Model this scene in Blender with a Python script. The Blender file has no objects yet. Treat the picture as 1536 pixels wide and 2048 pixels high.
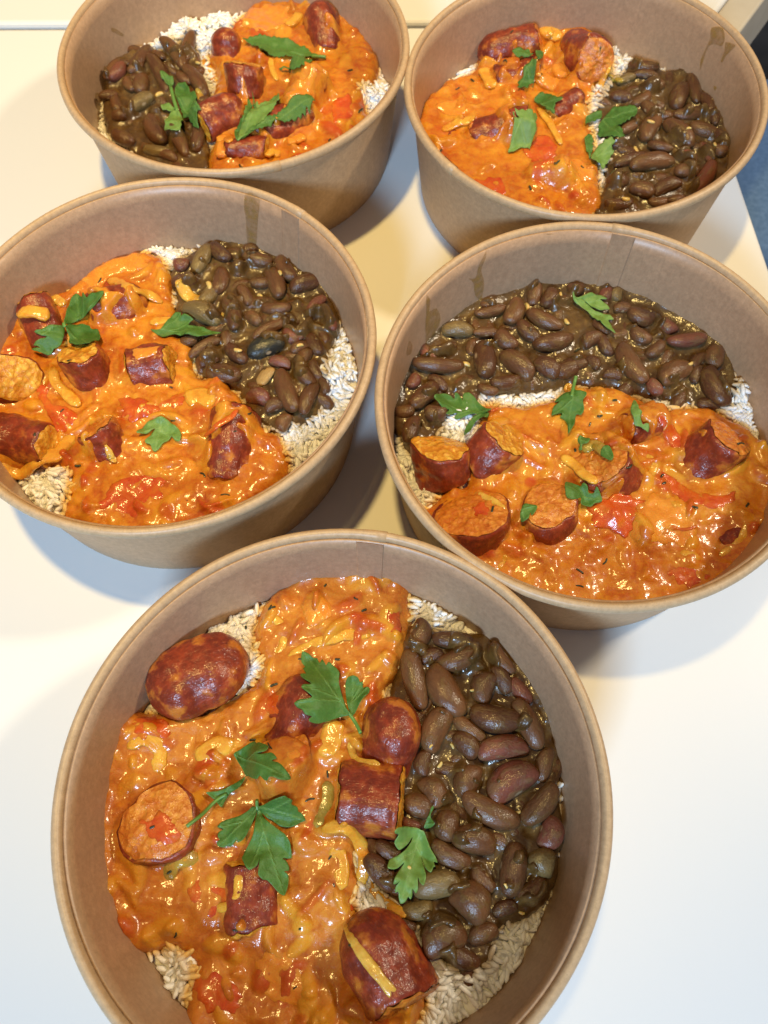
import bpy, math, random
import numpy as np
from mathutils import Vector, Matrix, Euler
from mathutils.bvhtree import BVHTree
from mathutils.geometry import delaunay_2d_cdt

random.seed(7); rng = np.random.default_rng(7)
scene = bpy.context.scene
COL = scene.collection
S = 0.0925                      # rim radius of one bowl in metres; bowls are laid out in rim radii
FPX, PITCH, HC = 1632.892, 1.13114, 3.74509

# ------------------------------------------------------------------ camera
cam = bpy.data.cameras.new('camera'); camo = bpy.data.objects.new('camera', cam); COL.objects.link(camo)
cam.sensor_fit = 'VERTICAL'; cam.sensor_height = 36; cam.sensor_width = 27
cam.lens = FPX/2048*36
cam.clip_start = 0.01; cam.clip_end = 50
camo.location = (0, 0, HC*S)
camo.rotation_euler = (math.pi/2-PITCH, 0, 0)
cam.dof.use_dof = True; cam.dof.focus_distance = 0.315; cam.dof.aperture_fstop = 18
scene.camera = camo
# ------------------------------------------------------------------ light
scene.view_settings.view_transform = 'Standard'; scene.view_settings.look = 'None'
scene.view_settings.gamma = 1; scene.view_settings.exposure = 0.0
world = bpy.data.worlds.new('World'); scene.world = world; world.use_nodes = True
bg = world.node_tree.nodes['Background']
bg.inputs['Color'].default_value = (0.72, 0.80, 1.0, 1); bg.inputs['Strength'].default_value = 0.155
def lamp(name, kind, loc, target, energy, color, **kw):
    l = bpy.data.lights.new(name, kind); l.energy = energy; l.color = color
    for k, v in kw.items(): setattr(l, k, v)
    o = bpy.data.objects.new(name, l); COL.objects.link(o); o.location = loc
    d = Vector(target)-Vector(loc); o.rotation_euler = d.to_track_quat('-Z', 'Y').to_euler()
    return o
lamp('ceiling_lamp', 'SPOT', (-0.23, 0.31, 1.65), (-0.20, 0.46, 0), 104, (1.0, 0.69, 0.23),
     shadow_soft_size=0.045, spot_size=math.radians(46), spot_blend=1.0)
lamp('side_lamp', 'AREA', (1.05, 0.50, 1.15), (0, 0.25, 0), 13, (1.0, 0.84, 0.60), shape='DISK', size=0.14)
lamp('window', 'AREA', (-0.30, -1.0, 0.90), (0, 0.25, 0), 22.5, (0.47, 0.71, 1.0), shape='RECTANGLE', size=0.24, size_y=0.2, specular_factor=0.15)
cy = scene.cycles
scene.render.engine = 'CYCLES'
cy.use_denoising = True; cy.max_bounces = 8; cy.diffuse_bounces = 4; cy.glossy_bounces = 3
cy.sample_clamp_indirect = 4; cy.caustics_reflective = False; cy.caustics_refractive = False

# ------------------------------------------------------------------ small helpers
def ray(px, py):
    u = (np.asarray(px, float)-768)/FPX; v = -(np.asarray(py, float)-1024)/FPX
    cp, sp = math.cos(PITCH), math.sin(PITCH)
    return np.stack([u, cp+v*sp, -sp+v*cp], -1)
def at(px, py, z):                       # the point of the place that lies z metres above the table on this sight line
    d = ray(px, py); t = (np.asarray(z)-HC*S)/d[..., 2]
    return d[..., :2]*t[..., None] if d.ndim > 1 else d[:2]*t
def project(x, y, z):
    cp, sp = math.cos(PITCH), math.sin(PITCH); z = z-HC*S; dep = y*cp-z*sp
    return 768+x/dep*FPX, 1024-(y*sp+z*cp)/dep*FPX
def mpp(px, py, z):                      # metres per photo pixel there
    d = ray(px, py); return float((z-HC*S)/d[2]/FPX)
def K(c, pts):
    x0, y0, s = CROPS[c]; return [(x0+p[0]/s, y0+p[1]/s) for p in pts]
CROPS = dict(F=(0, 0, 1), k1=(400, 1280, 4.2667), k2=(370, 1470, 5.689), k3=(740, 1590, 8.533), k4=(850, 740, 4.2667),
             k5=(50, 560, 3.84), k6=(300, 50, 4.2667), k7=(1000, 80, 5.12), k8=(1130, 560, 6.4),
             e2=(650, 1150, 2.56), e4=(650, 1550, 2.56), d1=(740, 430, 3.657), d2=(1120, 430, 3.692), d3=(740, 780, 3.657),
             d4=(1120, 780, 3.692), c6=(350, 450, 3.4139), a5=(100, 0, 4.042), b8=(1136, 0, 3.84))
def hsh(ix, iy, iz, seed):
    n = (ix*374761393+iy*668265263+iz*2147483647+seed*1274126177) & 0xffffffff
    n = ((n ^ (n >> 13))*1274126177) & 0xffffffff
    n = ((n ^ (n >> 16))*2246822519) & 0xffffffff
    return ((n ^ (n >> 15)) & 0xffff)/65535.0
def vnoise(p, seed=0):
    f = np.floor(p); i = f.astype(np.int64); t = p-f; t = t*t*t*(t*(t*6-15)+10)
    r = 0
    for a in (0, 1):
        for b in (0, 1):
            for c in (0, 1):
                w = (t[..., 0] if a else 1-t[..., 0])*(t[..., 1] if b else 1-t[..., 1])*(t[..., 2] if c else 1-t[..., 2])
                r = r+w*hsh(i[..., 0]+a, i[..., 1]+b, i[..., 2]+c, seed)
    return r*2-1
def fbm(p, size, octv=3, seed=0):        # p in metres, size = feature size in metres
    q = np.asarray(p, float)/size
    if q.shape[-1] == 2: q = np.concatenate([q, np.zeros(q.shape[:-1]+(1,))+.37], -1)
    r = 0; a = 1; n = 0
    for o in range(octv):
        r = r+a*vnoise(q+17.3*o, seed+o); n += a; a *= .5; q = q*2.03
    return r/n
def blur(a, sig):
    k = int(max(1, math.ceil(sig*2.5))); x = np.arange(-k, k+1); w = np.exp(-.5*(x/sig)**2); w /= w.sum()
    b = np.pad(a, k, mode='edge')
    b = sum(w[i]*b[i:i+a.shape[0], :] for i in range(2*k+1))
    return sum(w[i]*b[:, i:i+a.shape[1]] for i in range(2*k+1))
def maxf(a, k):
    b = np.pad(a, k, mode='edge'); b = np.max([b[i:i+a.shape[0], :] for i in range(2*k+1)], 0)
    return np.max([b[:, i:i+a.shape[1]] for i in range(2*k+1)], 0)
def sdist(poly, X, Y):                   # signed distance, positive inside
    P = np.asarray(poly, float); d = np.full(X.shape, 1e9); ins = np.zeros(X.shape, bool)
    for a, b in zip(P, np.roll(P, -1, 0)):
        e = b-a; wx, wy = X-a[0], Y-a[1]
        t = np.clip((wx*e[0]+wy*e[1])/max(1e-12, e@e), 0, 1)
        d = np.minimum(d, np.hypot(wx-e[0]*t, wy-e[1]*t))
        c = (a[1] > Y) != (b[1] > Y)
        with np.errstate(divide='ignore', invalid='ignore'):
            ins ^= c & (X < (b[0]-a[0])*(Y-a[1])/(b[1]-a[1])+a[0])
    return np.where(ins, d, -d)
def smooth_loop(pts, n=3):               # Catmull-Rom through a closed loop
    P = np.asarray(pts, float); out = []
    for i in range(len(P)):
        p0, p1, p2, p3 = P[i-1], P[i], P[(i+1) % len(P)], P[(i+2) % len(P)]
        for k in range(n):
            t = k/n
            out.append(p1+.5*((p2-p0)*t+(2*p0-5*p1+4*p2-p3)*t*t+(3*p1-p0-3*p2+p3)*t**3)*.85+.15*(p2-p1)*t)
    return np.array(out)
def smooth_line(pts, n):
    P = np.asarray(pts, float); Q = np.vstack([2*P[0]-P[1], P, 2*P[-1]-P[-2]]); out = []
    m = max(2, n//(len(P)-1))
    for i in range(1, len(Q)-2):
        p0, p1, p2, p3 = Q[i-1:i+3]
        for k in range(m):
            t = k/m; out.append(p1+.5*((p2-p0)*t+(2*p0-5*p1+4*p2-p3)*t*t+(3*p1-p0-3*p2+p3)*t**3))
    out.append(P[-1]); return np.array(out)

GEO = []                                 # (world verts, faces) of what stands in the bowl being filled
def mesh(name, v, f, mat, smooth=True, attrs=None):
    me = bpy.data.meshes.new(name)
    me.from_pydata(np.asarray(v).tolist(), [], f if isinstance(f, list) else np.asarray(f).tolist())
    me.materials.append(mat)
    if smooth: me.polygons.foreach_set('use_smooth', np.ones(len(me.polygons), bool))
    for k, a in (attrs or {}).items():
        at_ = me.attributes.new(k, 'FLOAT', 'POINT'); at_.data.foreach_set('value', np.asarray(a, np.float32).ravel())
    me.update(); return me
def put(name, me, parent=None, M=None):
    o = bpy.data.objects.new(name, me); COL.objects.link(o)
    if parent: o.parent = parent
    if M is not None: o.matrix_basis = M
    return o
def tag(o, label=None, cat=None, group=None, kind=None):
    for k, v in (('label', label), ('category', cat), ('group', group), ('kind', kind)):
        if v: o[k] = v
    return o
def empty(name, loc, rot=None):
    o = bpy.data.objects.new(name, None); COL.objects.link(o); o.empty_display_size = .005
    o.matrix_basis = Matrix.Translation(loc) @ (rot.to_4x4() if rot is not None else Matrix())
    return o
def grid_faces(nr, nc, wrap=False):
    i = np.arange(nr-1)[:, None]; j = np.arange(nc if wrap else nc-1)[None]; j2 = (j+1) % nc
    return np.stack([i*nc+j, i*nc+j2, (i+1)*nc+j2, (i+1)*nc+j], -1).reshape(-1, 4)

# ------------------------------------------------------------------ materials
class NT:
    def __init__(s, name):
        s.m = bpy.data.materials.new(name); s.m.use_nodes = True; s.t = s.m.node_tree; s.p = s.t.nodes['Principled BSDF']
        s.tc = s.t.nodes.new('ShaderNodeTexCoord')
    def n(s, typ, **kw):
        x = s.t.nodes.new(typ)
        for k, v in kw.items():
            if k in x.inputs: x.inputs[k].default_value = v
            else: setattr(x, k, v)
        return x
    def l(s, a, b): s.t.links.new(a, b)
    def noise(s, scale, detail=3, rough=.5, dist=0, vec=None):
        x = s.n('ShaderNodeTexNoise'); x.inputs['Scale'].default_value = scale; x.inputs['Detail'].default_value = detail
        x.inputs['Roughness'].default_value = rough; x.inputs['Distortion'].default_value = dist
        s.l(vec or s.tc.outputs['Object'], x.inputs['Vector']); return x.outputs['Fac']
    def voro(s, scale, feature='F1'):
        x = s.n('ShaderNodeTexVoronoi'); x.feature = feature; x.inputs['Scale'].default_value = scale
        s.l(s.tc.outputs['Object'], x.inputs['Vector']); return x.outputs['Distance']
    def ramp(s, fac, stops):
        x = s.n('ShaderNodeValToRGB'); e = x.color_ramp.elements
        while len(e) < len(stops): e.new(.5)
        for i, (p, c) in enumerate(stops):
            e[i].position = p; e[i].color = tuple(c)+(1,) if not isinstance(c, (int, float)) else (c, c, c, 1)
        s.l(fac, x.inputs['Fac']); return x.outputs['Color']
    def mix(s, fac, a, b, mode='MIX'):
        x = s.n('ShaderNodeMix'); x.data_type = 'RGBA'; x.blend_type = mode
        for sock, v in ((x.inputs['Factor'], fac), (x.inputs['A'], a), (x.inputs['B'], b)):
            if isinstance(v, (int, float)): sock.default_value = v
            elif isinstance(v, tuple): sock.default_value = v+(1,)
            else: s.l(v, sock)
        return x.outputs['Result']
    def math(s, op, a, b=0.0, clamp=False):
        x = s.n('ShaderNodeMath'); x.operation = op; x.use_clamp = clamp
        for i, v in enumerate((a, b)):
            if isinstance(v, (int, float)): x.inputs[i].default_value = v
            else: s.l(v, x.inputs[i])
        return x.outputs[0]
    def attr(s, name):
        x = s.n('ShaderNodeAttribute'); x.attribute_name = name; return x.outputs['Fac']
    def bump(s, *hs):
        nrm = None
        for h, d, st in hs:
            b = s.n('ShaderNodeBump'); b.inputs['Distance'].default_value = d; b.inputs['Strength'].default_value = st
            s.l(h, b.inputs['Height'])
            if nrm: s.l(nrm, b.inputs['Normal'])
            nrm = b.outputs['Normal']
        s.l(nrm, s.p.inputs['Normal'])
    def coatb(s, amount, rough, *hs):       # wet film with its own fine relief
        nrm = None
        for h, d, st in hs:
            b = s.n('ShaderNodeBump'); b.inputs['Distance'].default_value = d; b.inputs['Strength'].default_value = st
            s.l(h, b.inputs['Height'])
            if nrm: s.l(nrm, b.inputs['Normal'])
            nrm = b.outputs['Normal']
        s.l(nrm, s.p.inputs['Coat Normal']); s.set(coat=amount, coatr=rough)
    def base(s, c):
        if isinstance(c, tuple): s.p.inputs['Base Color'].default_value = c+(1,)
        else: s.l(c, s.p.inputs['Base Color'])
    def set(s, **kw):
        names = dict(rough='Roughness', spec='Specular IOR Level', coat='Coat Weight', coatr='Coat Roughness', sss='Subsurface Weight',
                     sssr='Subsurface Radius', ssss='Subsurface Scale', alpha='Alpha', trans='Transmission Weight', ior='IOR', sheen='Sheen Weight')
        for k, v in kw.items():
            i = s.p.inputs[names[k]]
            if isinstance(v, (int, float, tuple)): i.default_value = v
            else: s.l(v, i)
        return s

def m_kraft(name, base, dark, rough, spec):
    t = NT(name); f = t.noise(420, 5, .75); g = t.noise(70, 4, .65); sp = t.noise(900, 3, .6)
    c = t.ramp(f, [(.32, dark), (.52, base), (.70, tuple(x*1.16 for x in base))])
    c = t.mix(t.ramp(g, [(.35, 0), (.7, .35)]), c, tuple(x*.80 for x in base))
    c = t.mix(t.ramp(sp, [(.66, 0), (.74, .6)]), c, tuple(x*.55 for x in base))
    mp = t.n('ShaderNodeMapping'); mp.inputs['Scale'].default_value = (1, 1, .22); t.l(t.tc.outputs['Object'], mp.inputs['Vector'])
    fi = t.noise(420, 4, .7, 1.2, mp.outputs['Vector']); c = t.mix(t.ramp(fi, [(.38, .4), (.47, 0), (.6, .0), (.7, .4)]), c, tuple(x*.76 for x in base))
    t.base(c); t.set(rough=rough, spec=spec); t.bump((f, .0004, .15), (fi, .0003, .12)); return t.m
M = {}
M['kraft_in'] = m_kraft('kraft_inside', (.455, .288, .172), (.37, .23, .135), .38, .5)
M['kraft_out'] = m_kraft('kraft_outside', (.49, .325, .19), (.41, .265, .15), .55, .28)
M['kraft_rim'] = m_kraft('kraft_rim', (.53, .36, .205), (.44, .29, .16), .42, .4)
t = NT('table_white'); n1 = t.noise(6, 3); d = t.voro(46); dn = t.noise(46, 2)
c = t.mix(t.ramp(n1, [(.3, 0), (.7, .5)]), (.80, .79, .765), (.77, .765, .75))
dots = t.math('MULTIPLY', t.ramp(d, [(.02, 1), (.035, 0)]), t.ramp(dn, [(.60, 0), (.66, .7)]))
c = t.mix(dots, c, (.35, .33, .32)); t.base(c); t.set(rough=.33, spec=.35); t.bump((t.noise(260, 3), .0004, .05)); M['table'] = t.m
t = NT('beige_edge'); t.base(t.mix(t.ramp(t.noise(40, 4), [(.3, 0), (.7, 1)]), (.50, .43, .32), (.58, .51, .40))); t.set(rough=.5); M['beige'] = t.m
t = NT('blue_fabric'); t.base(t.mix(t.ramp(t.noise(260, 4), [(.35, 0), (.7, 1)]), (.09, .18, .34), (.14, .25, .44))); t.set(rough=.85, sheen=.2); M['blue'] = t.m
t = NT('dark_floor'); t.base(t.mix(t.ramp(t.noise(12, 5), [(.35, 0), (.7, 1)]), (.035, .035, .036), (.075, .072, .07))); t.set(rough=.6); M['floor'] = t.m
t = NT('dark_metal'); t.base((.03, .03, .032)); t.set(rough=.4); M['metal'] = t.m

t = NT('rice'); c = t.mix(t.ramp(t.noise(300, 2), [(.35, 0), (.7, 1)]), (.95, .945, .91), (.965, .962, .945)); c = t.mix(t.attr('stain'), c, (.74, .42, .07)); t.base(t.mix(t.attr('brown'), c, (.42, .28, .12)))
t.set(rough=.42, spec=.3, sss=.5, sssr=(1, .94, .82), ssss=.0022); t.bump((t.noise(1400, 2), .0002, .2)); M['rice'] = t.m
t = NT('rice_bed'); t.base(t.mix(t.ramp(t.noise(400, 3), [(.35, 0), (.7, 1)]), (.93, .92, .87), (.95, .945, .91)))
t.set(rough=.4, sss=.2, sssr=(1, .9, .7), ssss=.0015); t.bump((t.noise(900, 2), .0003, .3)); M['ricebed'] = t.m

def m_sauce(name, a, b, c_, deep):
    t = NT(name); n1 = t.noise(85, 4, .6, .6); n2 = t.noise(330, 3, .65, .3); n3 = t.noise(1300, 2, .6)
    col = t.ramp(n1, [(.30, deep), (.45, a), (.58, b), (.75, c_)])
    col = t.mix(t.ramp(n2, [(.42, 0), (.72, .5)]), col, c_)
    col = t.mix(t.ramp(t.noise(170, 3, .6, .5), [(.56, 0), (.70, .6)]), col, deep)
    col = t.mix(t.math('MULTIPLY', t.attr('yellow'), .9), col, (.66, .31, .022))
    col = t.mix(t.math('MULTIPLY', t.attr('red'), .9), col, (.47, .055, .007))
    t.base(col)
    t.set(rough=.42, spec=.22, sss=.3, sssr=(1, .38, .12), ssss=.0022)
    t.bump((n2, .0010, .5), (n3, .0003, .3)); t.coatb(.65, .16, (t.noise(260, 3, .5), .0009, .35), (t.noise(600, 2, .5), .0003, .33)); return t.m
M['sauce'] = m_sauce('tomato_curry_sauce', (.52, .145, .009), (.59, .205, .013), (.66, .30, .022), (.39, .070, .005))
M['sauce_e'] = m_sauce('tomato_curry_sauce_front', (.49, .145, .014), (.56, .19, .018), (.63, .27, .03), (.37, .078, .007))
t = NT('bean_gravy'); n1 = t.noise(160, 4, .6, .4); n2 = t.noise(700, 3)
t.base(t.ramp(n1, [(.3, (.062, .030, .008)), (.55, (.105, .055, .014)), (.75, (.18, .10, .024))]))
t.set(rough=.42, spec=.22, sss=.15, sssr=(1, .6, .3), ssss=.001); t.bump((n2, .0005, .4)); t.coatb(.8, .16, (t.noise(380, 2), .0010, .5), (n2, .0004, .5)); M['gravy'] = t.m
def m_bean(name, a, b, film):            # bean meshes are one unit long: feature sizes here are in bean lengths
    t = NT(name); oi = t.n('ShaderNodeObjectInfo')
    ad = t.n('ShaderNodeVectorMath'); ad.operation = 'ADD'; sc = t.math('MULTIPLY', oi.outputs['Random'], 37.0)
    t.l(t.tc.outputs['Object'], ad.inputs[0]); t.l(sc, ad.inputs[1]); v = ad.outputs[0]
    n1 = t.noise(1.9, 3, .6, 0, v); n2 = t.noise(6, 3, .6, .3, v); n5 = t.noise(3.2, 4, .62, .5, v); n6 = t.noise(22, 2, .6, 0, v)
    c = t.mix(oi.outputs['Random'], a, b); c = t.mix(t.ramp(n1, [(.38, 0), (.68, .6)]), c, tuple(x*.5 for x in a))
    c = t.mix(t.ramp(n6, [(.5, 0), (.75, .35)]), c, tuple(x*1.5 for x in b))
    fl = t.ramp(n5, [(.50, 0), (.62, .8)]); c = t.mix(fl, c, film); t.base(c)
    ds = t.n('ShaderNodeVectorMath'); ds.operation = 'DISTANCE'; t.l(t.tc.outputs['Object'], ds.inputs[0]); ds.inputs[1].default_value = (0, .41, .06)
    c = t.mix(t.ramp(ds.outputs['Value'], [(.06, .8), (.10, 0)]), c, (.42, .30, .17)); t.base(c)
    t.set(rough=.45, spec=.25, sss=.1, sssr=(1, .5, .3), ssss=.001)
    t.bump((n2, .0009, .5), (fl, .0005, .4)); t.coatb(.5, .16, (n2, .0006, .4), (n6, .0003, .6)); return t.m
M['bean'] = m_bean('kidney_bean_skin', (.082, .029, .011), (.160, .068, .024), (.130, .070, .020))
M['bean_red'] = m_bean('kidney_bean_skin_red', (.17, .050, .030), (.20, .065, .036), (.17, .09, .04))
M['bean_olive'] = m_bean('kidney_bean_skin_olive', (.16, .105, .035), (.19, .12, .045), (.21, .14, .045))
M['bean_black'] = m_bean('kidney_bean_skin_black', (.020, .020, .017), (.03, .028, .02), (.05, .045, .02))
M['bean_pale'] = m_bean('split_bean_flesh', (.42, .26, .09), (.5, .3, .11), (.4, .22, .07))
t = NT('sausage_skin'); n1 = t.noise(240, 3, .55); n2 = t.noise(620, 2, .6); n3 = t.noise(75, 3, .6)
c = t.ramp(n3, [(.30, (.15, .018, .007)), (.52, (.285, .041, .013)), (.72, (.39, .075, .022))])
c = t.mix(t.ramp(n1, [(.40, .55), (.60, 0)]), c, (.085, .010, .005)); c = t.mix(t.ramp(n2, [(.55, 0), (.75, .45)]), c, (.42, .11, .035))
n4 = t.noise(125, 3, .5); sm = t.ramp(n4, [(.55, 0), (.66, .8)]); c = t.mix(sm, c, t.mix(n2, (.46, .125, .014), (.60, .25, .028)))
t.base(c); t.set(rough=.45, spec=.25, sss=.12, sssr=(1, .3, .15), ssss=.0015)
mp = t.n('ShaderNodeMapping'); mp.inputs['Scale'].default_value = (.3, 1, 1); t.l(t.tc.outputs['Object'], mp.inputs['Vector'])
wr = t.noise(420, 3, .6, .3, mp.outputs['Vector']); t.bump((n1, .0010, .5), (wr, .0009, .6), (sm, .0006, .5))
t.coatb(.6, .2, (wr, .0007, .5), (t.noise(760, 2, .6), .0005, .75)); M['skin'] = t.m
def m_cut(name, a, b, dk):
    t = NT(name); v = t.voro(480); n1 = t.noise(260, 4, .65, .5); n2 = t.noise(1000, 3); vc = t.n('ShaderNodeTexVoronoi'); vc.inputs['Scale'].default_value = 480; t.l(t.tc.outputs['Object'], vc.inputs['Vector'])
    c = t.ramp(n1, [(.3, dk), (.5, a), (.7, b)]); c = t.mix(.55, c, t.ramp(vc.outputs['Color'], [(.15, dk), (.45, a), (.7, b), (.92, tuple(min(.9, x*1.15+.04) for x in b))])); c = t.mix(t.ramp(v, [(.35, 0), (.75, .5)]), c, dk); t.base(c)
    t.set(rough=.42, spec=.25, sss=.25, sssr=(1, .4, .15), ssss=.002)
    t.bump((n1, .0016, .7), (v, .0010, .6)); t.coatb(.6, .18, (n1, .0012, .6), (n2, .0004, .6)); return t.m
M['cut'] = m_cut('sausage_cut_meat', (.66, .29, .018), (.80, .48, .06), (.50, .15, .008))
M['cut_sauced'] = m_cut('sausage_cut_sauced', (.60, .20, .02), (.70, .29, .035), (.48, .11, .010))
def m_veg(name, a, b, rough=.22):
    t = NT(name); n1 = t.noise(210, 3, .6, .4); n2 = t.noise(900, 2)
    c = t.ramp(n1, [(.3, a), (.7, b)]); c = t.mix(t.ramp(t.noise(150, 4, .6, .8), [(.50, 0), (.66, .65 if 'tomato' in name else .35)]), c, (.55, .165, .012)); t.base(c); t.set(rough=.4, spec=.25, sss=.5, sssr=(1, .6, .2), ssss=.003)
    t.bump((n1, .0012, .6)); t.coatb(.9, .15, (n1, .0010, .5), (t.noise(640, 2), .0004, .5)); return t.m
M['onion'] = m_veg('stewed_onion', (.64, .27, .018), (.76, .42, .05))
M['onion_pale'] = m_veg('pale_stewed_onion', (.62, .33, .035), (.74, .47, .09))
M['olive_veg'] = m_veg('stewed_green_pepper', (.30, .22, .03), (.42, .28, .04))
M['tomato'] = m_veg('stewed_tomato', (.50, .055, .006), (.62, .12, .010))
M['carrot'] = m_veg('orange_pepper', (.68, .22, .018), (.74, .31, .03))
t = NT('parsley'); oi = t.n('ShaderNodeObjectInfo'); n1 = t.noise(420, 3, .6); n2 = t.noise(90, 2)
c = t.mix(oi.outputs['Random'], (.045, .125, .020), (.085, .185, .034)); c = t.mix(t.ramp(n1, [(.35, 0), (.75, .5)]), c, (.10, .22, .045))
c = t.mix(t.math('MULTIPLY', t.attr('vein'), .6), c, (.20, .36, .10)); t.base(c)
t.set(rough=.5, spec=.3, sss=.2, sssr=(.5, 1, .2), ssss=.0008); t.bump((t.attr('vein'), .0006, .8), (n1, .0008, .5)); M['parsley'] = t.m
t = NT('parsley_pale'); n1 = t.noise(420, 3, .6); c = t.mix(t.ramp(n1, [(.35, 0), (.75, 1)]), (.13, .24, .05), (.18, .31, .075))
c = t.mix(t.math('MULTIPLY', t.attr('vein'), .5), c, (.28, .42, .14)); t.base(c)
t.set(rough=.5, spec=.35, sss=.2, sssr=(.5, 1, .2), ssss=.0008); t.bump((t.attr('vein'), .0005, .5), (n1, .0005, .35)); M['parsley_pale'] = t.m
t = NT('parsley_stem'); t.base((.12, .26, .05)); t.set(rough=.4, sss=.2, ssss=.0008); M['stem'] = t.m
t = NT('thyme'); t.base((.022, .028, .010)); t.set(rough=.4, coat=.1); M['thyme'] = t.m
t = NT('garlic'); t.base((.62, .44, .14)); t.set(rough=.3, sss=.3, ssss=.0015); M['garlic'] = t.m
t = NT('dried_gravy_film'); n = t.noise(260, 3); t.base(t.ramp(n, [(.3, (.25, .125, .015)), (.7, (.42, .25, .05))])); t.set(rough=.25, spec=.5, coat=.3)
t.set(alpha=t.ramp(n, [(.35, .18), (.7, .6)])); M['film'] = t.m

# ------------------------------------------------------------------ the table and what stands behind it
def box(name, v8, mat, parent=None, bevel=.002):
    f = [(0, 3, 2, 1), (4, 5, 6, 7), (0, 1, 5, 4), (1, 2, 6, 5), (2, 3, 7, 6), (3, 0, 4, 7)]
    me = mesh(name, v8, f, mat, smooth=False); o = put(name, me, parent)
    b = o.modifiers.new('bevel', 'BEVEL'); b.width = bevel; b.segments = 3
    return o
def slab(poly, z0, z1): return [(x, y, z0) for x, y in poly]+[(x, y, z1) for x, y in poly]
table = empty('table', (-.35, .1, -.73))
P = Matrix.Translation((.35, -.1, .73))
def child(o, par): o.parent = par; o.matrix_basis = P; return o
child(box('table_top', slab([(-.95, -.5), (.262, -.5), (.1975, .5135), (-.95, .506)], -.03, 0), M['table'], None, .003), table)
for x, y in ((-.9, -.45), (.17, -.45), (.15, .46), (-.9, .45)):
    child(box('leg', slab([(x-.02, y-.02), (x+.02, y-.02), (x+.02, y+.02), (x-.02, y+.02)], -.73, -.031), M['table'], None, .002), table)
tag(table, 'white laminate table the five paper bowls stand on', 'table')
t2 = empty('second_table', (0, .8, -.73)); P = Matrix.Translation((0, -.8, .73))
e0, e1 = at(1433, 22, 0), at(1450, 0, 0); dd = (e1-e0)/np.linalg.norm(e1-e0); e2 = e0+dd*.6; w = at(1478, 63, 0); w = w-e0; w = w-dd*(w@dd)
ym = .5185
eb = e0+dd*((ym+.002-e0[1])/dd[1])
child(box('table_top', slab([(-.95, ym-.007), (eb[0], ym+.002), (e2[0], e2[1]), (-.95, e2[1])], -.03, -.001), M['table'], None, .003), t2)
q = [eb+dd*.001+w*.02, eb+w, e2+w, e2+w*.02]
child(box('edge_board', slab([tuple(x) for x in q], -.05, -.003), M['beige'], None, .002), t2)
for x, y in ((-.9, .56), (.2, .6)):
    child(box('leg', slab([(x-.02, y-.02), (x+.02, y-.02), (x+.02, y+.02), (x-.02, y+.02)], -.73, -.031), M['table'], None, .002), t2)
tag(t2, 'pale table with a beige edge board, behind the white table', 'table')
fl = put('floor', mesh('floor', [(-3, -2.5, -.73), (3.5, -2.5, -.73), (3.5, 4, -.73), (-3, 4, -.73)], [(0, 1, 2, 3)], M['floor']))
tag(fl, kind='structure')
ch = empty('chair', (.58, .68, -.73)); P = Matrix.Translation((-.58, -.68, .73))
n = 14
def cushion(x0, x1, y0, y1, z0, z1):
    v = []; f = []
    u = np.linspace(-1, 1, n)
    se = lambda a: np.sign(a)*np.abs(a)**.35
    th = np.linspace(-math.pi/2, math.pi/2, n); ph = np.linspace(0, 2*math.pi, 40, endpoint=False)
    T, Ph = np.meshgrid(th, ph, indexing='ij')
    X = se(np.cos(T))*se(np.cos(Ph)); Y = se(np.cos(T))*se(np.sin(Ph)); Z = se(np.sin(T))
    v = np.stack([(x0+x1)/2+X*(x1-x0)/2, (y0+y1)/2+Y*(y1-y0)/2, (z0+z1)/2+Z*(z1-z0)/2], -1).reshape(-1, 3)
    return v, grid_faces(n, 40, True)
v, f = cushion(.318, .84, .545, .815, -.33, -.25); child(put('seat', mesh('seat', v, f, M['blue'])), ch)
v, f = cushion(.80, .88, .55, .81, -.2, .2); child(put('backrest', mesh('backrest', v, f, M['blue'])), ch)
for x, y in ((.38, .58), (.38, .78), (.80, .58), (.80, .78)):
    child(box('leg', slab([(x-.015, y-.015), (x+.015, y-.015), (x+.015, y+.015), (x-.015, y+.015)], -.73, -.32), M['metal'], None, .002), ch)
tag(ch, 'blue upholstered chair pulled up beside the white table', 'chair')

# ------------------------------------------------------------------ bowls
H, RB = .70619*S, .8756*S
BOWLS = {  # centre, rim out-of-round, seam (photo pixel on the rim)
    'A': ((-.8451, 4.35532), (-.00919, .00918), (560, 324), 'back left'),
    'B': ((1.106, 4.04128), (-.00267, .01696), (905, 340), 'back right'),
    'C': ((-1.0328, 2.32833), (-.00233, .00171), (588, 440), 'middle left'),
    'D': ((.94479, 2.01657), (-.01386, .01173), (1226, 445), 'middle right'),
    'E': ((-.18116, .35884), (-.00449, .00416), (775, 1065), 'front')}
BEAD = .00195
def oval(th, e, z): return 1+(e[0]*np.cos(2*th)+e[1]*np.sin(2*th))*np.clip(z/H, 0, 1)
def r_in(th, e, z):                      # inner face of the side wall
    return (RB-.0012+(S-2*BEAD-.0006-RB+.0012)*z/H)*oval(th, e, z)
def revolve(prof, e, c, n=160, wob=None):
    th = np.linspace(0, 2*math.pi, n, endpoint=False); r = np.array([p[0] for p in prof])[:, None]; z = np.array([p[1] for p in prof])[:, None]
    R = r*oval(th[None], e, z); Z = z+0*th[None]
    if wob is not None: R = R+wob[0](th)[None]; Z = Z+wob[1](th)[None]*(z > H*.5)
    return np.stack([R*np.cos(th), R*np.sin(th), Z], -1).reshape(-1, 3), grid_faces(len(prof), n, True)
WALLDIR = {}
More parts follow.
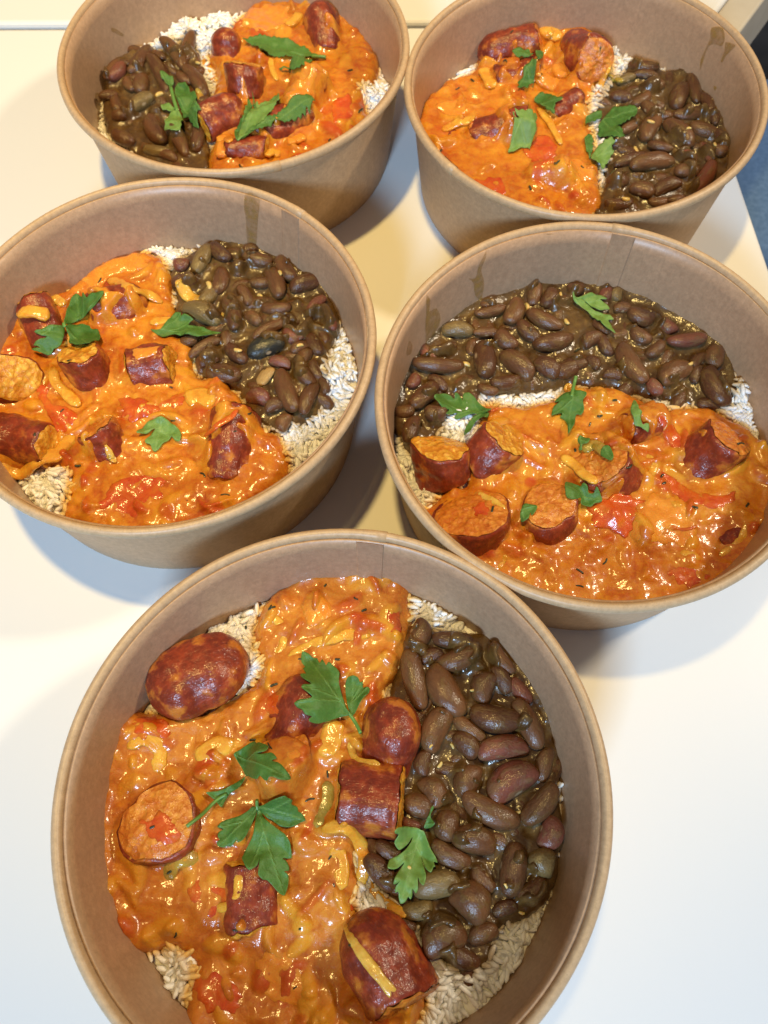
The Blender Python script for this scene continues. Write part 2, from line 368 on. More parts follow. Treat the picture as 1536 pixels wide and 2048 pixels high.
def make_bowl(key):
    (cx, cy_), e, seam, where = BOWLS[key]; c = np.array([cx, cy_])*S
    sd = {'A': 1, 'B': 2, 'C': 3, 'D': 4, 'E': 5}[key]*11
    root = empty('paper_bowl', (c[0], c[1], 0))
    tag(root, {'A': 'brown kraft paper bowl at the back left, two long parsley leaves on its sausages',
               'B': 'brown kraft paper bowl at the back right, chopped parsley between curry and beans',
               'C': 'kraft paper bowl in the middle row on the left, rice along its right side',
               'D': 'kraft paper bowl in the middle row on the right, beans behind sauce',
               'E': 'brown kraft paper bowl nearest the viewer, cut off by the lower picture edge'}[key],
        'bowl', 'kraft paper bowls on the white table')
    wv = lambda k: (lambda th: fbm(np.stack([np.cos(th), np.sin(th)], -1)*.02, .011, 2, sd+k)*.00035)
    zt = H-BEAD*1.2; ro = lambda z: RB+(S-2*BEAD+.0004-RB)*z/H; ri = lambda z: RB-.0012+(S-2*BEAD-.0006-RB+.0012)*z/H
    zs = np.linspace(0, zt, 10)
    th = np.linspace(0, 2*math.pi, 160, endpoint=False)
    v, f = revolve([(ro(z), z) for z in zs]+[(ri(z), z) for z in zs[::-1][:-1]]+[(ri(.003), .003)], e, c)
    # outer faces and inner faces of one board: outside colour first, inside colour after the top edge
    me = mesh('side_wall', v, f, M['kraft_out']); me.materials.append(M['kraft_in'])
    mi = np.zeros(len(me.polygons), np.int32); mi[160*9:] = 1; me.polygons.foreach_set('material_index', mi)
    put('side_wall', me, root)
    a = np.linspace(0, 2*math.pi, 22, endpoint=False); a = np.append(a, 2*math.pi)
    zc = H-BEAD*1.25
    v, f = revolve([(S-BEAD+BEAD*np.cos(t)*(1 if np.cos(t) > 0 else .95), zc+BEAD*1.25*np.sin(t)) for t in a], e, c, 200, (wv(1), wv(2)))
    put('rolled_rim', mesh('rolled_rim', v, f, M['kraft_rim']), root)
    v, f = revolve([(0.0001, .002), (RB*.5, .002), (RB-.0013, .002)], e, c, 96)
    put('bottom', mesh('bottom', v, f, M['kraft_in']), root)
    # overlap of the board at the glued seam, inside, and its ridge over the rim
    p = at(seam[0], seam[1], H)-c; th0 = math.atan2(p[1], p[0])
    sgn = 1 if key in 'CE' else -1
    tt = th0+sgn*np.linspace(0, .13, 14); zz = np.linspace(.004, zt, 16)
    vs = []
    for z in zz:
        for k, t_ in enumerate(tt):
            off = .00042 if 0 < k < 13 else -.0002
            r = r_in(t_, e, z)-off; t2_ = t_+sgn*(.004 if k == 0 else 0)
            vs.append((r*math.cos(t2_), r*math.sin(t2_), z))
    put('seam', mesh('seam', vs, grid_faces(16, 14), M['kraft_in'], smooth=False), root)
    vs = []
    tt = th0+sgn*np.array([0, .0012, .05, .09, .12])
    aa = np.linspace(-.9, 4.0, 18)
    for t_, o in zip(tt, (-.0002, .00028, .0002, .0001, -.0002)):
        for q in aa:
            r = S-BEAD+(BEAD+o)*math.cos(q); z = zc+(BEAD*1.25+o)*math.sin(q)
            r = r*float(oval(np.array(t_), e, H)) + float(wv(1)(np.array(t_))); z += float(wv(2)(np.array(t_)))
            vs.append((r*math.cos(t_), r*math.sin(t_), z))
    put('rim_overlap', mesh('rim_overlap', vs, grid_faces(5, 18), M['kraft_rim']), root)
    return root
ROOTS = {k: make_bowl(k) for k in BOWLS}

def wall_point(key, px, py):             # where the sight line meets the inner wall: (angle, height)
    (cx, cy_), e, _, _ = BOWLS[key]; c = np.array([cx, cy_])*S; d = ray(px, py); prev = None
    for z in np.linspace(H, .004, 500):
        q = d[:2]*(z-HC*S)/d[2]-c; th = math.atan2(q[1], q[0]); s = np.hypot(*q)-r_in(th, e, z)
        if prev is not None and prev < 0 <= s: return th, z
        prev = s
    q = at(px, py, H*.95)-c
    return math.atan2(q[1], q[0]), H*.95
def wall_film(key, pts, off=.00018):
    e = BOWLS[key][1]; tz = [wall_point(key, *p) for p in pts]; t0 = tz[0][0]
    tz = [(((t-t0+math.pi) % (2*math.pi))-math.pi+t0, z) for t, z in tz]
    loop = smooth_loop([(t*S*1000, z*1000) for t, z in tz], 3)
    v2, f = tri_fill(loop, .9)
    th = v2[:, 0]/1000/S; z = v2[:, 1]/1000
    r = r_in(th, e, z)-off
    put('dried_drip', mesh('dried_drip', np.stack([r*np.cos(th), r*np.sin(th), z], -1), f, M['film']), ROOTS[key])
def tri_fill(loop, step):                # triangles with inner points; loop in mm
    L = [Vector((float(a), float(b))) for a, b in loop]
    lo, hi = loop.min(0), loop.max(0)
    gx, gy = np.meshgrid(np.arange(lo[0], hi[0], step), np.arange(lo[1], hi[1], step*.87))
    gx = gx+(np.arange(gx.shape[0]) % 2)[:, None]*step*.5
    gx = gx+rng.uniform(-.12, .12, gx.shape)*step; gy = gy+rng.uniform(-.12, .12, gy.shape)*step
    sd = sdist(loop, gx, gy); k = sd > step*.45
    pts = L+[Vector((float(a), float(b))) for a, b in zip(gx[k], gy[k])]
    r = delaunay_2d_cdt(pts, [], [list(range(len(L)))], 1, 1e-5)
    v = np.array([(a.x, a.y) for a in r[0]]); f = [list(x) for x in r[2]]
    if f:
        a, b, c = (v[f[0][i]] for i in range(3))
        if (b[0]-a[0])*(c[1]-a[1])-(b[1]-a[1])*(c[0]-a[0]) < 0: f = [x[::-1] for x in f]
    return v, f
FILMS = [('D', [(963, 497), (972, 497), (971, 515), (962, 540), (968, 565), (962, 598), (950, 590), (946, 565), (936, 556), (950, 556), (957, 530)]),
         ('D', [(852, 590), (860, 600), (858, 622), (872, 616), (880, 632), (878, 650), (864, 672), (852, 690), (850, 650), (852, 625)]),
         ('D', [(817, 682), (824, 690), (822, 706), (812, 710)]), ('D', [(1094, 455), (1104, 452), (1102, 466), (1092, 468)]),
         ('B', [(1424, 55), (1446, 55), (1450, 78), (1444, 92), (1432, 88), (1418, 92), (1410, 112), (1404, 132), (1401, 140), (1402, 120), (1414, 92), (1421, 75)]),
         ('B', [(1452, 84), (1472, 90), (1462, 102), (1452, 112), (1446, 124), (1442, 122), (1450, 100)]),
         ('B', [(1428, 172), (1434, 174), (1430, 182)]),
         ('C', [(492, 386), (510, 388), (520, 400), (516, 440), (512, 492), (496, 492), (492, 440), (488, 410)]),
         ('A', [(222, 55), (232, 58), (246, 68), (244, 73), (230, 66), (222, 62)]), ('A', [(190, 186), (203, 188), (202, 205), (192, 200)])]
for k_, p_ in FILMS: wall_film(k_, p_)

# ------------------------------------------------------------------ what the photograph shows in each bowl
SAUCE = {
 'E': [(548, 1170), (620, 1120), (730, 1110), (810, 1140), (824, 1200), (816, 1290), (795, 1345), (770, 1375), (760, 1420), (745, 1480), (735, 1540), (750, 1620), (715, 1690), (722, 1760), (705, 1800), (740, 1850), (800, 1880), (850, 1960), (850, 2030), (800, 2100), (600, 2160), (400, 2110), (355, 2040), (385, 1930), (330, 1900), (285, 1912), (240, 1890), (190, 1800), (165, 1690), (165, 1580), (190, 1500), (235, 1420), (300, 1420), (400, 1420), (490, 1370), (515, 1330), (500, 1290), (505, 1230)],
 'D': [(960, 800), (1050, 800), (1110, 790), (1150, 765), (1230, 768), (1290, 790), (1310, 815), (1345, 810), (1400, 800), (1460, 820), (1530, 870), (1580, 950), (1580, 1100), (1450, 1200), (1300, 1240), (1150, 1240), (1000, 1190), (880, 1100), (830, 1030), (860, 1000), (900, 960), (930, 960), (940, 900), (965, 860)],
 'C': [(60, 600), (130, 560), (200, 515), (280, 490), (335, 520), (350, 600), (355, 650), (385, 690), (390, 740), (440, 745), (480, 790), (500, 830), (560, 870), (580, 930), (545, 970), (510, 1000), (480, 1020), (400, 1060), (250, 1075), (120, 1035), (130, 990), (130, 930), (-20, 930), (-80, 850), (-80, 700), (0, 640)],
 'A': [(430, 75), (470, 35), (500, -5), (580, -10), (660, -20), (720, 50), (760, 110), (745, 150), (725, 160), (735, 210), (760, 240), (700, 300), (600, 350), (480, 360), (420, 345), (410, 300), (430, 260), (400, 235), (420, 190), (430, 140), (415, 110)],
 'B': [(840, 200), (890, 150), (950, 125), (960, 70), (1040, 55), (1100, 45), (1170, 50), (1230, 100), (1225, 150), (1190, 165), (1185, 220), (1200, 300), (1210, 370), (1200, 420), (1100, 440), (980, 400), (880, 330), (835, 270)]}
BEANP = {
 'E': [(805, 1250), (850, 1250), (900, 1258), (960, 1258), (1015, 1290), (1060, 1340), (1100, 1400), (1115, 1480), (1125, 1560), (1132, 1650), (1125, 1720), (1105, 1790), (1065, 1835), (1010, 1855), (985, 1885), (985, 1920), (940, 1955), (905, 1935), (860, 1905), (820, 1850), (770, 1790), (735, 1730), (760, 1680), (790, 1640), (800, 1500), (775, 1400), (795, 1330)],
 'D': [(800, 870), (770, 800), (790, 730), (830, 660), (900, 600), (1000, 550), (1100, 535), (1230, 545), (1330, 590), (1430, 650), (1480, 740), (1470, 800), (1430, 820), (1360, 795), (1300, 790), (1230, 772), (1150, 765), (1080, 775), (1000, 780), (950, 790), (900, 825), (885, 860), (830, 900)],
 'C': [(325, 550), (360, 505), (420, 475), (520, 475), (600, 505), (655, 560), (680, 640), (660, 690), (655, 760), (640, 820), (590, 845), (545, 860), (500, 820), (470, 770), (400, 745), (390, 690), (340, 640), (345, 580)],
 'A': [(200, 180), (215, 125), (260, 90), (330, 95), (375, 60), (395, 90), (405, 150), (420, 190), (400, 235), (415, 270), (415, 340), (340, 345), (260, 300), (210, 250)],
 'B': [(1205, 175), (1240, 145), (1270, 115), (1330, 130), (1400, 140), (1440, 200), (1470, 300), (1450, 360), (1380, 410), (1280, 440), (1190, 440), (1200, 380), (1215, 330), (1205, 250), (1195, 210)]}
# beans: crop, centre, length, width, image angle, skin ('' brown, r red, o olive, k black, p pale split)
BEANS = {'E': [('e2', [(480,315,160,130,60),(655,340,210,105,-5),(455,535,310,135,103),(610,590,300,170,-62),(545,415,120,85,20),(690,430,230,130,25),(810,580,165,140,70),(900,430,190,95,-55),(905,540,150,95,-60),(1000,600,160,95,-50,'r'),(870,740,270,155,-10),(1040,770,280,130,-62),(570,790,250,145,65),(735,790,190,95,-35),(905,890,260,135,8,'r'),(725,870,160,125,-50),(945,1060,280,190,35,'r'),(500,965,135,100,80),(730,1060,180,145,70),(1120,970,180,95,75),(550,1110,175,145,-60),(480,1180,160,135,-20),(1100,1180,250,135,50),(840,1210,330,150,-25)]),
  ('e4', [(620,260,155,145,80),(765,335,230,155,-15),(1150,300,175,135,70,'r'),(640,410,230,125,-30),(965,480,280,155,82),(1110,450,145,150,80,'o'),(800,540,160,115,-50),(570,560,230,150,10,'o'),(745,650,220,200,-40),(1060,590,170,115,35),(290,500,230,125,-50),(470,690,160,105,10,'o'),(600,830,230,200,20),(810,810,150,115,20),(440,250,110,60,-20,'r'),(320,390,140,95,-30),(350,560,150,95,-40),(920,680,130,85,20),(400,770,130,85,-20),(700,930,200,120,-30)])],
 'D': [('d1', [(855,650,120,90,0),(880,720,240,95,15),(640,850,230,135,-5,'o'),(1050,730,190,155,70),(1190,530,155,125,80),(1310,620,140,140,60),(1270,780,290,150,-25),(1150,870,200,125,-40),(850,870,200,95,0),(990,930,185,145,-35),(840,1070,270,190,95),(490,1110,380,135,-3),(540,990,190,105,20),(400,1000,150,110,-40,'r'),(1340,940,300,165,15),(1080,1100,280,180,-40),(1290,1130,200,155,-30),(400,1330,260,155,45),(320,1220,110,105,60,'r'),(990,1230,230,115,10),(860,1280,160,90,-15),(500,1230,160,105,-40),(740,970,110,85,80),(240,1440,155,125,10),(480,1465,160,150,0),(300,1580,210,130,70),(1430,1130,210,145,20),(1500,550,125,110,0)]),
  ('d2', [(340,550,115,120,60,'r'),(430,550,95,105,80,'o'),(590,760,220,155,-15),(800,820,135,115,-40,'r'),(930,940,290,125,8,'r'),(1150,1040,155,170,70),(1130,1270,320,190,-65),(510,1110,340,170,-58),(830,1180,260,190,30),(230,930,160,125,30),(330,970,160,105,-60),(450,700,130,105,0),(590,900,180,135,-30),(700,1010,150,110,40),(240,1100,125,105,-40),(90,1110,200,125,10),(380,1190,140,95,-10),(690,1290,140,115,-50,'r'),(1010,1080,145,105,45),(1000,1180,130,95,70),(300,830,160,90,-40)])],
 'C': [('c6', [(190,240,210,125,60,'o'),(310,200,170,115,-45),(70,390,180,115,0),(40,270,110,105,0,'r'),(190,620,270,155,-20,'o'),(390,610,240,135,-75),(310,390,190,125,80),(230,490,180,115,60,'o'),(560,240,200,115,-15),(690,400,220,135,-70),(760,310,190,125,-60),(900,400,200,135,15),(590,400,160,95,5),(690,580,210,105,-3),(510,180,120,95,20),(440,300,110,95,60),(960,570,170,95,50,'r'),(1050,650,190,95,-65,'r'),(650,720,270,95,25),(890,720,160,85,60,'r'),(620,840,250,180,20,'k'),(790,760,120,130,-60,'r'),(200,840,240,95,28),(230,930,140,115,20),(340,1020,240,155,-10),(420,890,180,120,-40),(615,1040,145,130,50,'p'),(720,950,150,95,-15,'r'),(760,1150,290,150,-70),(910,1200,220,125,65),(570,1180,170,135,-15,'r'),(680,1240,140,115,20),(890,1030,190,125,-50),(870,930,160,125,60),(950,820,160,115,-60),(1020,1100,110,85,-70),(740,1350,120,115,60),(100,790,130,90,10),(850,840,130,100,20),(540,640,130,105,-40),(960,1000,140,95,-60),(480,480,140,95,-60)])],
 'A': [('a5', [(740,480,250,125,55),(550,600,170,135,50,'r'),(890,600,300,135,-62),(1010,450,280,135,-52),(1120,380,240,125,75),(740,690,165,145,80),(640,690,130,95,-60),(1170,650,260,135,-55),(1230,720,160,115,-70),(480,790,150,95,5),(550,870,150,105,-65),(570,950,135,130,0),(850,1060,260,170,-60),(1040,1140,300,135,-60),(1200,1130,210,125,80),(600,1140,190,135,-20),(860,1230,230,105,-12,'o'),(960,1270,160,95,-20),(480,570,200,115,55),(600,520,130,85,0),(880,460,130,85,-30),(970,560,130,85,-40),(1080,640,145,105,-40),(700,560,140,90,30),(1250,830,120,90,0),(740,850,220,150,30,'o')])],
 'B': [('b8', [(575,515,240,115,-12),(590,590,180,85,-8),(440,610,150,90,20,'o'),(855,740,220,155,65),(970,690,210,115,-75),(1090,790,180,105,-65),(930,880,260,125,8),(620,1010,200,160,60),(850,1040,280,155,-40),(1040,1010,220,125,-15),(1190,1090,160,95,-55),(500,1240,320,115,12),(630,1270,340,155,10),(910,1330,195,135,0),(910,1210,170,125,-30,'r'),(1070,1180,190,95,-65,'r'),(1160,1170,120,120,0),(380,1400,175,155,0),(1040,1380,260,135,55,'r'),(750,1440,220,135,20),(560,1480,190,145,-20),(390,1570,220,115,5),(640,680,170,135,20),(400,760,160,105,-10),(560,780,160,105,30),(620,860,140,115,-50),(750,890,110,95,0),(480,980,190,95,30),(390,1110,120,95,0),(700,1150,200,105,-15),(1110,900,130,95,-60),(830,1540,150,90,10),(690,1550,150,90,0)])]}
# sausage pieces: centre, length, diameter (photo pixels), image angle, pitch, ends, sauce cover, centre height mm, label
SAUS = {
 'E': [(396,1350,218,158,22,2,'rr',0,36,'big rounded dark red sausage end beside the rice at the front bowl left wall'),
       (610,1420,150,125,60,15,'cr',.25,33,'half hidden sausage piece under the large parsley leaf of the front bowl'),
       (782,1462,140,132,78,35,'cr',0,36,'round red sausage end standing against the beans, tip of a parsley stem on it'),
       (742,1598,118,148,-10,10,'cc',0,36,'short sausage cylinder, orange cut side towards the front bowl beans'),
       (572,1548,120,128,100,62,'cc',.75,34,'sauce coated upright sausage chunk under a toothed parsley leaflet'),
       (326,1652,60,168,120,78,'cs',.15,35,'round sausage slice lying flat near the left wall of the front bowl'),
       (508,1790,150,118,92,4,'cc',.22,32,'sunken sausage piece below the three lobed parsley leaf'),
       (762,1912,205,165,-62,4,'rs',.0,36,'large sausage piece with an onion strip across it, frontmost in the front bowl')],
 'D': [(884,928,80,118,112,60,'cc',0,36,'yellow faced sausage piece by the left wall of the middle right bowl'),
       (982,908,92,108,30,46,'cc',0,36,'dark sausage wedge whose cut side leans right, below a parsley leaf'),
       (944,1048,66,158,96,74,'cs',.1,35,'broad sauce covered sausage slice touching the middle right bowl front left rim'),
       (1097,1032,60,124,110,66,'cs',.1,35,'round sausage slice with a small parsley bit on top, in the middle right bowl'),
       (1212,940,80,140,160,50,'cs',.55,34,'sauce draped sausage slice with a yellow onion piece on it'),
       (1283,852,90,88,200,10,'cc',.8,33,'small sauce covered sausage piece under a narrow parsley leaf'),
       (1424,905,92,118,25,56,'cs',.3,35,'dark sausage chunk with one orange cut side, alone near the right wall'),
       (1466,1083,60,60,20,0,'cc',.4,30,'small purple sausage corner sunk in sauce at the right front')],
 'C': [(85,650,80,92,110,20,'cc',0,35,'sausage piece under an onion slice, below the three part parsley leaf'),
       (240,614,118,86,8,10,'cr',.5,35,'glossy dark sausage piece at the back of the sauce, with a bright highlight'),
       (176,738,80,106,125,64,'cc',0,36,'sausage piece with a broad orange cut face below the three part parsley leaf'),
       (304,735,84,92,4,8,'cc',0,36,'square looking red sausage cylinder standing between sauce and beans'),
       (22,758,60,112,-35,50,'cc',0,37,'sausage slice with a large round cut face at the left picture edge'),
       (48,885,110,98,-15,5,'cc',0,35,'dark red sausage half over a yellow onion arc at the left picture edge'),
       (214,890,85,95,120,55,'cs',.55,34,'crumbly sausage chunk half covered with sauce in the centre of the bowl'),
       (465,892,120,108,80,15,'cc',.6,33,'browned sausage lump glazed with sauce next to the rice'),
       (355,1018,90,60,-5,0,'cc',.2,29,'sausage bit sunk in sauce at the front rim of the middle left bowl')],
 'A': [(453,92,66,76,80,45,'cr',.3,35,'tall sausage end at the back of the back left bowl, next to the rice'),
       (488,166,64,88,86,50,'cc',.15,37,'upright sausage cylinder with a yellow crumbly top edge'),
       (645,58,66,84,100,30,'cr',.35,34,'pointed sausage chunk by the back wall, above the long parsley leaf'),
       (447,232,95,74,20,5,'cr',.12,38,'slanting red sausage piece left of the split parsley leaf'),
       (565,248,122,72,24,0,'cc',.4,36,'long sausage piece lying under the split parsley leaf'),
       (495,306,75,60,5,0,'cc',.1,35,'sausage piece by the front rim with orange onion bits on it'),
       (610,202,85,86,60,38,'cs',.95,35,'sausage chunk buried in bright orange sauce')],
 'B': [(1015,97,122,72,5,12,'rs',.15,37,'rounded sausage piece by the back wall, dark on its left side'),
       (1166,112,82,86,-60,28,'cs',.35,37,'dark sausage chunk with orange sauce on top beside the yellow onion'),
       (1030,150,85,60,10,5,'cc',.7,34,'sauce glazed sausage piece left of the parsley strip'),
       (1005,262,112,76,5,18,'cs',.6,35,'flat sausage slice under the square parsley piece'),
       (1130,216,62,50,30,5,'cc',.15,34,'small dark sausage corner under a dark parsley piece'),
       (1100,365,90,80,0,20,'cs',.9,31,'lumpy sauce covered sausage piece at the front of the back right bowl'),
       (915,278,50,42,0,0,'cc',.4,29,'small brown sausage bit by the left wall of the back right bowl')]}
# strips: points, width px, material, lift mm, label
STRIPS = {
 'E': [([(643,1660),(690,1652),(722,1690),(728,1735),(712,1790)],32,'onion',2.2,'curved golden onion strip between the sausage cylinder and the beans'),
       ([(727,1752),(748,1785),(782,1812),(812,1832)],24,'onion',1.5,'short onion strip leading from the curved strip to the parsley on the beans'),
       ([(690,1850),(722,1905),(760,1955),(810,2018)],24,'onion_pale',1.3,'straight pale onion strip lying across the large sausage piece'),
       ([(575,1318),(620,1290),(680,1270),(740,1268)],24,'onion',.6,'long yellow onion strip set in the topmost sauce of the front bowl'),
       ([(522,1245),(548,1236),(568,1262),(560,1300),(530,1302)],20,'onion',.6,'curled onion ring at the upper left of the front bowl sauce'),
       ([(668,1440),(662,1475),(650,1515)],44,'onion',.5,'yellow onion lump between two sausage pieces below the large parsley leaf'),
       ([(700,1480),(712,1520),(760,1530)],18,'onion_pale',.6,'thin pale onion sliver under the round sausage end'),
       ([(252,1492),(290,1475),(318,1500),(312,1545)],30,'onion',.6,'curled onion flap by the left wall of the front bowl'),
       ([(392,1520),(430,1490),(470,1498)],36,'onion',.1,'soft yellow onion piece left of the toothed parsley leaflet'),
       ([(668,1690),(682,1730),(676,1780)],34,'onion',.6,'broad onion piece left of the curved golden strip'),
       ([(330,1760),(350,1725),(395,1712)],30,'olive_veg',.4,'greenish pepper piece below the flat sausage slice'),
       ([(655,1560),(648,1610),(640,1660)],34,'olive_veg',.2,'olive pepper strip between two sausage chunks'),
       ([(430,1820),(470,1800),(478,1740)],18,'onion',.5,'thin onion strip beside the sunken sausage piece')],
 'D': [([(1122,912),(1150,930),(1172,952),(1195,965)],26,'onion',2.0,'yellow onion strip leaning on the sauce draped sausage slice'),
       ([(1165,900),(1190,890),(1215,905)],30,'olive_veg',1.5,'green pepper piece between two parsley bits'),
       ([(1350,1110),(1380,1108),(1400,1122)],20,'onion',.6,'short yellow onion piece near the front of the middle right bowl'),
       ([(1135,770),(1150,780),(1170,795)],26,'onion',1.0,'bright yellow onion corner behind the parsley leaf with a stem'),
       ([(950,985),(985,1000),(1010,1020)],16,'onion_pale',.8,'pale onion sliver between two sausage slices'),
       ([(1290,905),(1310,925),(1300,955)],16,'onion',.5,'thin onion strip beside the sauce draped slice'),
       ([(1440,1110),(1480,1080),(1500,1040)],16,'onion',.5,'thin onion strip along the right wall'),
       ([(995,1135),(1005,1120),(1012,1108)],14,'onion',.9,'small onion bit at the front left rim')],
 'C': [([(105,735),(112,765),(135,790),(160,812)],26,'onion',2.2,'onion strip hanging from the orange cut face'),
       ([(8,935),(40,948),(80,932),(120,900),(145,868)],34,'onion',.8,'wide yellow onion arc under the sausage half'),
       ([(215,560),(250,572),(285,585),(325,605)],24,'onion',2.0,'yellow onion strip over the back of the sauce'),
       ([(38,628),(70,625),(100,632)],34,'onion',3.2,'onion slice on top of the left sausage piece'),
       ([(98,585),(112,598),(130,608)],20,'onion_pale',1.2,'pointed pale onion tip by the back wall'),
       ([(205,880),(215,905),(232,925)],16,'onion_pale',2.0,'thin onion drip on the crumbly sausage chunk'),
       ([(410,875),(440,850),(478,825)],15,'tomato',3.5,'thin red tomato skin strip on the glazed sausage lump'),
       ([(355,560),(375,590),(395,600)],26,'onion_pale',1.2,'pale onion piece between the beans and the orange sauce'),
       ([(300,645),(335,640),(360,650)],18,'onion',1.0,'onion strip behind the red cylinder'),
       ([(370,800),(400,790),(430,800)],40,'onion',.5,'soft yellow onion piece at the edge of the beans')],
 'A': [([(410,110),(416,140),(432,162)],26,'onion',2.0,'onion strip between beans and sausages in the back left bowl'),
       ([(434,285),(448,278),(462,285)],22,'carrot',3.0,'orange onion bit on the front sausage piece'),
       ([(443,318),(445,300),(448,285)],30,'carrot',3.0,'rounded orange pepper piece by the front rim'),
       ([(575,285),(592,280),(610,272)],26,'carrot',2.0,'orange pepper piece at the front right rim'),
       ([(530,312),(545,305),(560,310)],22,'onion',1.5,'yellow onion corner at the front rim'),
       ([(540,115),(545,140),(555,160)],14,'onion',1.5,'thin onion strip right of the upright cylinder'),
       ([(575,50),(590,40),(600,25)],26,'onion',1.5,'yellow onion piece by the pointed sausage chunk'),
       ([(395,175),(400,190),(402,205)],16,'olive_veg',1.5,'olive pepper strip at the edge of the beans')],
 'B': [([(965,138),(975,155),(985,178)],30,'onion',2.0,'square yellow onion piece left of the parsley strip'),
       ([(1075,215),(1098,245),(1112,270),(1122,290)],17,'onion',2.4,'straight onion strip in the middle of the orange sauce'),
       ([(1085,72),(1100,62),(1115,80)],38,'onion',1.5,'yellow onion piece by the back wall of the back right bowl'),
       ([(1195,195),(1200,175),(1212,158)],15,'onion',2.0,'bright yellow strip crossing the rice'),
       ([(885,260),(920,245),(955,235)],20,'onion',1.2,'onion strip on the left half of the sauce'),
       ([(1075,150),(1095,165),(1115,170)],44,'carrot',1.5,'orange pepper piece right of the parsley strip'),
       ([(1110,130),(1118,140),(1125,155)],34,'carrot',1.5,'small orange pepper piece under the dark sausage chunk'),
       ([(1215,165),(1230,155),(1245,160)],22,'olive_veg',1.5,'olive pepper ring at the top of the beans')]}
# flat pieces (tomato, pepper, skins): outline px, material, lift mm, label
FLAPS = {
 'E': [([(262,1440),(300,1425),(335,1450),(330,1480),(300,1470),(268,1475)],'tomato',1.0,'dark red tomato piece below the big sausage end'),
       ([(275,1640),(330,1625),(378,1660),(350,1690),(300,1680)],'tomato',1.2,'red tomato scrap on the flat sausage slice'),
       ([(378,1965),(430,1935),(482,1985),(470,2030),(400,2020)],'tomato',1.0,'large red tomato piece at the lower left of the front bowl'),
       ([(370,1740),(430,1740),(455,1800),(425,1850),(380,1830)],'tomato',.1,'tomato flap left of the sunken sausage piece'),
       ([(560,1500),(600,1495),(615,1540),(580,1560)],'carrot',1.0,'orange tomato scrap on the sauce coated upright chunk'),
       ([(690,1790),(712,1795),(702,1822),(685,1815)],'tomato',1.0,'small red tomato bit at the end of the curved onion strip'),
       ([(770,1215),(800,1210),(806,1255),(788,1290),(768,1260)],'tomato',.6,'tomato piece at the right end of the topmost sauce'),
       ([(598,1210),(640,1190),(668,1230),(630,1262)],'carrot',.4,'orange tomato lump in the topmost sauce'),
       ([(520,1400),(560,1385),(570,1420),(535,1430)],'tomato',.6,'red tomato fold left of the half hidden sausage piece'),
       ([(500,1930),(560,1900),(620,1940),(600,2010),(520,2000)],'carrot',.3,'orange tomato slab at the lower middle of the front bowl')],
 'D': [([(1180,1012),(1240,990),(1282,1000),(1275,1030),(1255,1070),(1215,1060),(1185,1040)],'tomato',2.2,'red tomato wedge in front of the sauce draped slice'),
       ([(1285,1000),(1355,990),(1395,1045),(1385,1085),(1330,1090),(1270,1070)],'carrot',1.0,'broad orange tomato flap right of the red wedge'),
       ([(1330,945),(1380,975),(1455,985),(1490,970),(1450,1020),(1380,1010),(1345,985)],'tomato',1.2,'long red tomato strip below the lone dark chunk'),
       ([(1335,1130),(1400,1120),(1425,1150),(1380,1175),(1330,1160)],'tomato',.4,'dark red tomato piece at the front of the middle right bowl'),
       ([(1310,815),(1325,818),(1355,860),(1370,905),(1335,885)],'tomato',.8,'red tomato strip below the rice gap'),
       ([(938,1015),(965,1000),(985,1020),(965,1035)],'tomato',1.0,'red tomato scrap on the broad sausage slice')],
 'C': [([(72,775),(95,768),(105,800),(160,825),(150,845),(110,855)],'tomato',1.4,'red tomato strip below the orange cut face'),
       ([(230,805),(250,792),(318,808),(300,835),(250,838)],'tomato',1.4,'red tomato triangle below the red cylinder'),
       ([(205,985),(260,945),(325,945),(320,995),(270,1030),(200,1020)],'tomato',.7,'large red tomato slice at the front of the middle left bowl'),
       ([(150,545),(200,510),(288,505),(285,535),(230,548),(190,580)],'carrot',1.5,'orange tomato slice at the back of the sauce'),
       ([(330,800),(365,775),(372,800),(350,815)],'tomato',1.2,'small red tomato bit beside the beans'),
       ([(265,700),(340,688),(335,700),(270,720)],'carrot',2.0,'orange tomato skin over the red cylinder')],
 'A': [([(478,30),(530,8),(575,12),(570,48),(500,60)],'carrot',2.0,'orange tomato heap at the back of the back left bowl'),
       ([(585,165),(640,140),(655,180),(610,210),(570,200)],'carrot',2.5,'bright orange tomato heap in the middle of the back left bowl'),
       ([(665,200),(700,190),(705,230),(670,240)],'tomato',1.0,'red tomato piece right of the buried chunk'),
       ([(474,185),(490,182),(500,205),(482,205)],'carrot',2.2,'small orange scrap between two sausage pieces')],
 'B': [([(1045,290),(1100,270),(1115,310),(1080,330)],'tomato',1.2,'red tomato piece right of the square parsley piece'),
       ([(1050,70),(1075,65),(1085,90),(1060,92)],'tomato',2.0,'red tomato bit on the rounded sausage piece'),
       ([(940,360),(1000,350),(1010,385),(960,395)],'tomato',.8,'red tomato piece at the front left rim'),
       ([(1125,310),(1190,330),(1195,360),(1140,350)],'carrot',1.0,'orange tomato slab next to the beans'),
       ([(875,205),(930,195),(935,225),(885,228)],'carrot',.6,'orange tomato piece at the left wall of the back right bowl')]}
